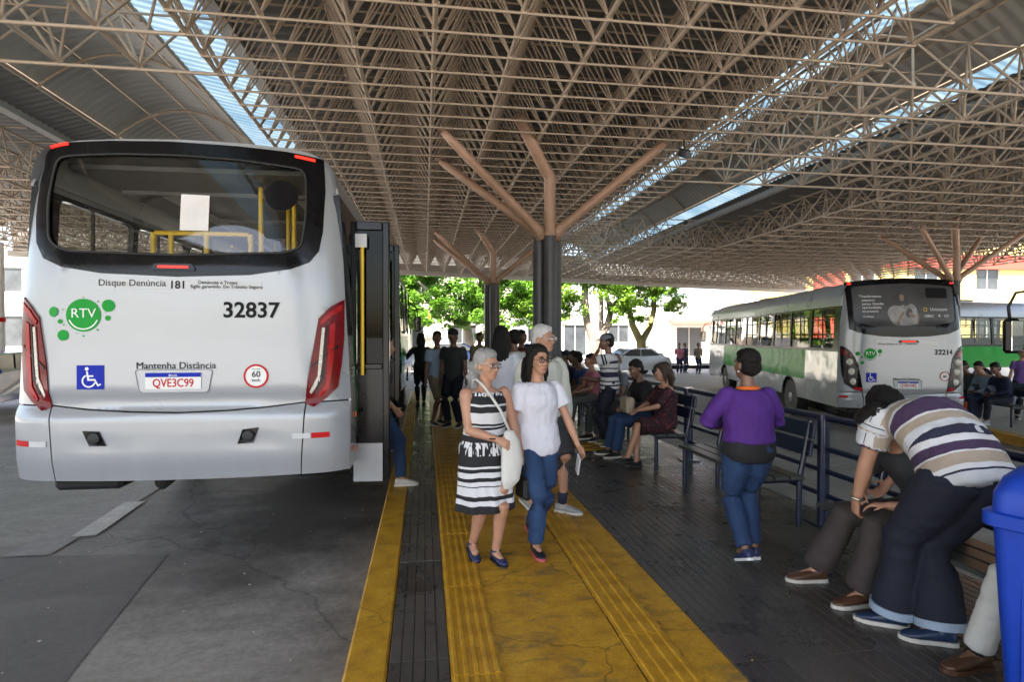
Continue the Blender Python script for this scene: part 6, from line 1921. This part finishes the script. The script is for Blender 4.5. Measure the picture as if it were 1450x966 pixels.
def tree(label, base, limbs, lobes, nleaf, leaf, bark, seed, size=.125):
    rnd = random.Random(seed)
    t = empty('street_tree', base, 0, label, 'tree', 'street trees beyond the roof')
    mb = MB()
    for pts, rad in limbs:
        mb.path(pts, rad, 10)
    for c, r in lobes:                       # twigs into each clump
        for _ in range(4):
            d = V3((rnd.uniform(-1, 1), rnd.uniform(-1, 1), rnd.uniform(-.4, 1))).normalized()
            mb.tube(V3(c) - d * r[0] * .1, V3(c) + V3((d.x * r[0], d.y * r[1], d.z * r[2])) * .8, .022, .006, 5)
    mb.build('trunk', bark, t, 50)
    vs, fs = [], []
    tot = sum(r[0] * r[1] * r[2] for c, r in lobes)
    for c, r in lobes:
        n = int(nleaf * r[0] * r[1] * r[2] / tot)
        sub = [(V3((rnd.gauss(0, .45), rnd.gauss(0, .45), rnd.gauss(0, .42))), rnd.uniform(.16, .34)) for _ in range(26)]
        for _ in range(n):
            sc, sr = rnd.choice(sub)
            d = V3((rnd.gauss(0, 1), rnd.gauss(0, 1), rnd.gauss(0, 1))).normalized() * sr * (rnd.random() ** .4)
            p = sc + d
            p = V3(c) + V3((p.x * r[0], p.y * r[1], p.z * r[2]))
            a = V3((rnd.gauss(0, 1), rnd.gauss(0, 1), rnd.gauss(0, .55))).normalized(); up = V3((rnd.gauss(0, .6), rnd.gauss(0, .6), 1)).normalized()
            b = a.cross(up).normalized(); s = size * rnd.uniform(.6, 1.3)
            k = len(vs)
            vs += [p - a * s, p + b * s * .42 - a * s * .1, p + a * s, p - b * s * .42 - a * s * .1]
            fs.append((k, k + 1, k + 2, k + 3))
    MB().add(vs, fs).build('crown', leaf, t)
    return t
# broad crown left of and behind the columns
tree('broad leafy tree behind the far column', (2.6, 34.5, -.15), [([(0, 0, 0), (.1, 0, 1.2), (-.1, 0, 2.6)], [.32, .26, .22]), ([(-.1, 0, 2.6), (-1.8, -.3, 4.0), (-3.0, -.4, 5.0)], [.18, .12, .06]), ([(-.1, 0, 2.5), (1.2, -.2, 4.2), (2.2, .2, 5.4)], [.18, .12, .06]), ([(-.1, 0, 2.6), (.1, .4, 5.0)], [.16, .08])],
     [((-4.6, -.6, 3.9), (2.2, 1.9, 1.6)), ((-2.0, -.8, 3.5), (2.1, 1.9, 1.5)), ((.6, -.6, 3.7), (2.2, 1.9, 1.7)), ((3.0, -.6, 4.0), (2.0, 1.8, 1.5)), ((-3, .2, 5.4), (2.6, 2, 1.6)), ((.2, .2, 5.8), (2.8, 2, 1.8)), ((2.8, 0, 5.6), (2.4, 2, 1.6)), ((-1.0, -1.2, 2.7), (1.2, 1.0, .6)), ((1.6, -1.1, 2.75), (1.1, 1, .6)), ((-3.2, -1.0, 2.9), (1.5, 1.1, .8)), ((3.6, -.8, 2.9), (1.4, 1.1, .8)), ((5.0, -.4, 4.2), (1.6, 1.4, 1.3))], 52000, M['leaf'], M['bark'], 11)
tree('low leafy tree seen past the bus mirror', (-3.6, 39.0, -.15), [([(0, 0, 0), (0, 0, 2.2)], [.25, .18]), ([(0, 0, 2.2), (.9, 0, 3.8)], [.14, .06])],
     [((-.2, 0, 4.6), (2.4, 2, 1.7)), ((1.8, 0, 3.8), (1.8, 1.5, 1.2)), ((.8, 0, 6), (2.4, 2, 1.5))], 9000, M['leaf2'], M['bark'], 12)
# two bare-trunked trees in the open
tree('forked pale-barked tree behind the seated people', (10.0, 33.0, -.4), [([(0, 0, 0), (.05, 0, 1.0), (-.1, 0, 1.9)], [.42, .36, .36]), ([(-.12, 0, 1.8), (-.55, 0, 2.9), (-.7, 0, 4.4), (-.6, 0, 6.5)], [.30, .24, .22, .15]), ([(.05, 0, 1.8), (.75, 0, 2.8), (.9, 0, 3.6), (.45, .1, 5.2)], [.28, .24, .18, .1]), ([(.3, 0, 2.3), (.35, .1, 4.0), (.2, .1, 6)], [.16, .14, .08])],
     [((-2.6, -.2, 3.9), (1.8, 1.5, 1.3)), ((-1.8, 0, 5.4), (2.2, 1.8, 1.3)), ((1.6, -.4, 3.9), (1.1, 1, .85)), ((1.1, -.2, 5.4), (2.2, 1.6, 1.2)), ((-2.9, -.2, 2.9), (1.2, 1, .5))], 15000, M['leaf2'], M['bark'], 13)
tree('leaning mossy-trunked tree beside the white car', (12.5, 32.2, -.4), [([(0, 0, 0), (.0, 0, 1.2), (-.05, 0, 1.9)], [.34, .27, .28]), ([(-.1, 0, 1.8), (-.55, 0, 2.7), (-.75, 0, 3.5), (-1.1, .1, 4.6)], [.24, .2, .16, .08]), ([(.05, 0, 1.8), (.5, 0, 2.6), (.75, 0, 3.6), (.7, 0, 6)], [.2, .18, .16, .1])],
     [((-1.1, -.3, 3.7), (1.2, 1, .8)), ((.4, -.1, 4.9), (1.6, 1.3, .9)), ((1.9, -.2, 3.9), (.9, .9, .65)), ((1.5, 0, 5.2), (1.3, 1.2, .8)), ((-.2, -.3, 3.1), (.8, .7, .4))], 8500, M['leaf2'], M['bark2'], 14)

# =================================================================== buildings across the street
M['cream_wall'] = pm('cream_render', (0.62, 0.58, 0.48), .85, var=.06, scale=.5, bump=.1)
M['white_wall'] = pm('white_render', (0.72, 0.71, 0.69), .85, var=.05, scale=.5)
M['yellow_wall'] = pm('yellow_render', (0.62, 0.36, 0.03), .8, var=.06, scale=.6)
M['pale_yellow'] = pm('pale_yellow_render', (0.62, 0.47, 0.16), .8, var=.06, scale=.6)
M['red_wall'] = pm('red_render', (0.45, 0.05, 0.03), .75, var=.08, scale=.6)
M['blue_wall'] = pm('blue_render', (0.10, 0.18, 0.30), .75, var=.08, scale=.6)
M['shop_glass'] = pm('dark_shop_glass', (0.05, 0.055, 0.06), .12, var=.4, scale=.8)
M['frame_white'] = pm('window_frame_paint', (0.55, 0.54, 0.5), .6)
def house(label, x0, x1, y, h, wallm, wins, extra=None, depth=8, zb=-.05):
    t = empty('shop_building', ((x0 + x1) / 2, y, zb), 0, label, 'building', 'buildings across the street')
    w = x1 - x0
    holes = [[(a, c), (b, c), (b, d), (a, d)] for a, b, c, d in wins]
    panel('wall', [(0, 0), (w, 0), (w, h), (0, h)], holes, lambda u, v, o=0: (u - w / 2, -o, v), wallm, t, 3.0, 0, .25, False)
    MB().box((0, depth / 2 + .2, h / 2), (w - .1, depth - .3, h - .1)).build('core', wallm, t)
    MB().box((0, -.06, h + .08), (w + .2, .5, .2)).build('cornice', M['frame_white'], t)
    for a, b, c, d in wins:
        cx, cz = (a + b) / 2 - w / 2, (c + d) / 2
        f = MB()
        for (bx, bz, bw, bh) in ((cx, d - .03, b - a, .06), (cx, c + .03, b - a, .06), (a - w / 2 + .03, cz, .06, d - c - .12), (b - w / 2 - .03, cz, .06, d - c - .12), (cx, cz, .05, d - c - .12)):
            f.box((bx, .10, bz), (bw, .06, bh))
        wo = f.build('window', M['frame_white'], t)
        MB().box((cx, .14, cz), (b - a - .1, .02, d - c - .1)).build('pane', M['shop_glass'], wo)
    return t
h1 = house('cream shop building with yellow pilaster behind the leafy tree', -6.0, 6.4, 40.0, 7.5, M['cream_wall'], [(4.3, 6.0, .3, 2.7), (7.6, 9.6, 1.1, 2.5), (10.2, 11.6, 1.1, 2.5), (1.0, 2.6, .2, 2.6), (1.0, 2.6, 4.2, 5.6), (5, 6.6, 4.2, 5.6)])
MB().box((-2.45, -.12, 1.8), (.7, .22, 3.6)).build('pilaster', M['yellow_wall'], h1)
MB().box((-2.0, -.14, 3.1), (4.4, .2, .5)).build('sign_band', M['yellow_wall'], h1)
h2 = house('white rendered building with grilles behind the forked tree', 6.5, 17.0, 43.0, 6.0, M['white_wall'], [(1.2, 2.8, 1.2, 2.6), (4.0, 5.8, .2, 2.6), (7.5, 9.2, 1.2, 2.6)])
h3 = house('low blue and white shop with an added red awning in place of its lettering', 17.2, 24.5, 40.0, 4.2, M['white_wall'], [(1.0, 3.0, .2, 2.4), (4.2, 6.4, .2, 2.4)])
MB().box((-1.4, -.2, 3.2), (4.2, .16, 1.1)).build('shop_sign', M['dec_white'], h3)
# bright awning in place of an unreadable shop name
MB().prism([(-3.4, -1.2, 2.5), (.6, -1.2, 2.5), (.6, -.1, 2.9), (-3.4, -.1, 2.9)], (0, 0, .06)).build('added_awning', M['red_wall'], h3)
h4 = house('yellow building with a red upper band beyond the second platform', 26.0, 47.0, 36.0, 9.0, M['pale_yellow'], [(3, 5, 1, 3), (8, 10, 1, 3), (13, 15, 1, 3), (3, 5, 5, 6.6), (8, 10, 5, 6.6), (13, 15, 5, 6.6)])
MB().box((-9.2, -.15, 4.5), (2.2, .3, 9.0)).build('pilaster', M['red_wall'], h4)
MB().box((0, -.12, 7.0), (21, .24, 1.0)).build('red_band', M['red_wall'], h4)
h5 = house('pale building across the road on the bus side', -40.0, -9.0, 40.0, 7.0, M['white_wall'], [(3 + 5 * k, 5.4 + 5 * k, 1, 3) for k in range(5)] + [(3 + 5 * k, 5.4 + 5 * k, 4.4, 6) for k in range(5)])

# white pole seen past the bus tail
pl = empty('lamp_post', (-11.6, 17.9, -.17), 0, 'white concrete post seen past the bus tail', 'post')
MB().lathe((0, 0, 0), [(.19, 0), (.19, .3), (.15, .34), (.13, 3.6), (.12, 4.4)], 16).build('shaft', M['white_wall'], pl, 40)
MB().lathe((0, 0, 2.2), [(.16, 0), (.16, .12)], 16).build('red_band', M['dec_red'], pl, 40)

# =================================================================== parked cars
def car(label, loc, rz, paint):
    c = empty('parked_car', loc, rz, label, 'car', 'cars parked along the street')
    prof = [(-2.05, .32), (-2.12, .55), (-2.05, .82), (-1.55, .93), (-.85, 1.02), (-.25, 1.42), (.95, 1.45), (1.65, 1.05), (2.0, .98), (2.1, .62), (2.05, .32)]
    def sec(x, s): return [(a, s * x, b) for a, b in prof]
    mb = MB(); n = len(prof); rings = []
    for yy, sc, lift in ((-.83, .97, 0), (-.86, 1.0, 0), (-.80, 1.0, 0), (-.66, .99, 0), (.66, .99, 0), (.80, 1.0, 0), (.86, 1.0, 0), (.83, .97, 0)):
        inset = 1 if abs(yy) < .7 else 0
        rings.append([(a * sc, yy if b < .95 else yy * .84, b if (b < 1.0 or inset) else b - .02) for a, b in prof])
    mb.add([p for r_ in rings for p in r_], [(i * n + k, i * n + (k + 1) % n, (i + 1) * n + (k + 1) % n, (i + 1) * n + k) for i in range(len(rings) - 1) for k in range(n)] + [tuple(range(n))[::-1], tuple(range((len(rings) - 1) * n, len(rings) * n))])
    mb.build('body', paint, c, 35)
    gl = M['shop_glass']
    for s in (-1, 1):
        MB().prism([(-.72, s * .735, 1.06), (-.22, s * .72, 1.37), (.30, s * .72, 1.38), (.30, s * .742, 1.04)], (0, s * .012, 0)).build('side_window', gl, c)
        MB().prism([(.38, s * .742, 1.04), (.38, s * .72, 1.38), (.90, s * .72, 1.38), (1.45, s * .742, 1.06)], (0, s * .012, 0)).build('side_window', gl, c)
        for x in (-1.3, 1.3):
            wh = empty('wheel', (x, s * .78, .32), 0, parent=c)
            MB().lathe((0, 0, 0), [(.2, -.1), (.32, -.1), (.32, .1), (.2, .1)], 22, 'Y').build('tyre', M['rubber'], wh, 40)
            MB().lathe((0, 0, 0), [(.03, s * .105), (.1, s * .10), (.2, s * .09), (.21, s * .10)], 16, 'Y').build('rim', pm_once('wheel_rim', (0.25, 0.25, 0.26), 0.4, 0.6), wh, 40)
        MB().box((-2.06, s * .6, .70), (.10, .34, .14), bev=.03).build('headlight', M['lamp_white'], c)
        MB().box((2.06, s * .62, .80), (.08, .28, .16), bev=.03).build('tail_light', M['lamp_red2'], c)
        MB().box((-.62, s * .92, 1.02), (.10, .16, .11), bev=.03).build('mirror', paint, c)
    MB().prism([(-.83, -.60, 1.045), (-.83, .60, 1.045), (-.29, .55, 1.40), (-.29, -.55, 1.40)], (-.02, 0, .02)).build('windscreen', gl, c)
    MB().prism([(1.56, -.60, 1.12), (1.56, .60, 1.12), (1.0, .55, 1.42), (1.0, -.55, 1.42)], (.02, 0, .02)).build('rear_screen', gl, c)
    return c
CP = {k: pm(k + '_car_paint', col, .25, .1, .05, 3, coat=.8) for k, col in dict(white=(.7, .7, .7), blue=(.01, .05, .22), silver=(.42, .44, .46), darkblue=(.015, .03, .09)).items()}
car('white car parked in the sun behind the forked tree', (10.6, 29.2, -.42), R(8), CP['white'])
car('pale silver car standing in the sunny street', (13.0, 35.6, -.42), R(4), CP['silver'])
car('dark blue car beyond the men on the yellow strip', (1.2, 31.6, -.17), R(-3), CP['darkblue'])
car('silver car crossing just past the bus nose', (-2.2, 28.6, -.17), R(182), CP['silver'])
car('blue car glimpsed past the bus tail', (-10.3, 14.9, -.17), R(95), CP['blue'])

# =================================================================== small things: litter, a roof lamp
M['litter'] = pm('pale_litter', (0.55, 0.5, 0.4), .8, var=.4, scale=3)
M['litter_leaf'] = pm('dry_leaf', (0.30, 0.18, 0.04), .8, var=.4, scale=3)
rl_ = random.Random(8)
for mt, n, x0, x1, zz, lbl in ((M['litter'], 120, -5.5, -.45, None, 'tiny pale scraps of litter strewn over the bus lane'), (M['litter_leaf'], 70, -.35, 3.3, .004, 'tiny dry leaf scraps strewn over the platform paving')):
    mb = MB()
    for _ in range(n):
        x, y = rl_.uniform(x0, x1), 2.2 + 6 * rl_.random() ** 1.6
        z = (road_z(x) + .018) if zz is None else zz
        a = rl_.uniform(0, 6.3); s = rl_.uniform(.004, .012)
        u = V3((math.cos(a), math.sin(a), rl_.uniform(-.2, .3))) * s; w = V3((-math.sin(a), math.cos(a), rl_.uniform(-.2, .3))) * s * rl_.uniform(.4, .9)
        c = V3((x, y, z))
        mb.add([c - u - w, c + u - w * .6, c + u * .8 + w, c - u + w * .7], [(0, 1, 2, 3)])
    tag(mb.build('litter', mt), lbl, 'litter', kind='stuff')
lm = empty('roof_lamp', (3.75, 8.0, 4.50), R(30), 'small dark floodlight hanging under the roof by the rooflight', 'lamp')
MB().tube((0, 0, 0), (0, 0, -.14), .012, n=8).build('stem', M['rubber'], lm, 40)
MB().box((0, 0, -.20), (.16, .12, .12), Matrix.Rotation(R(25), 3, 'X'), bev=.02).build('housing', M['rubber'], lm)
MB().box((0, -.06, -.235), (.13, .02, .09), Matrix.Rotation(R(25), 3, 'X')).build('lens', M['shop_glass'], lm)

bpy.data.scenes.remove(TMP)
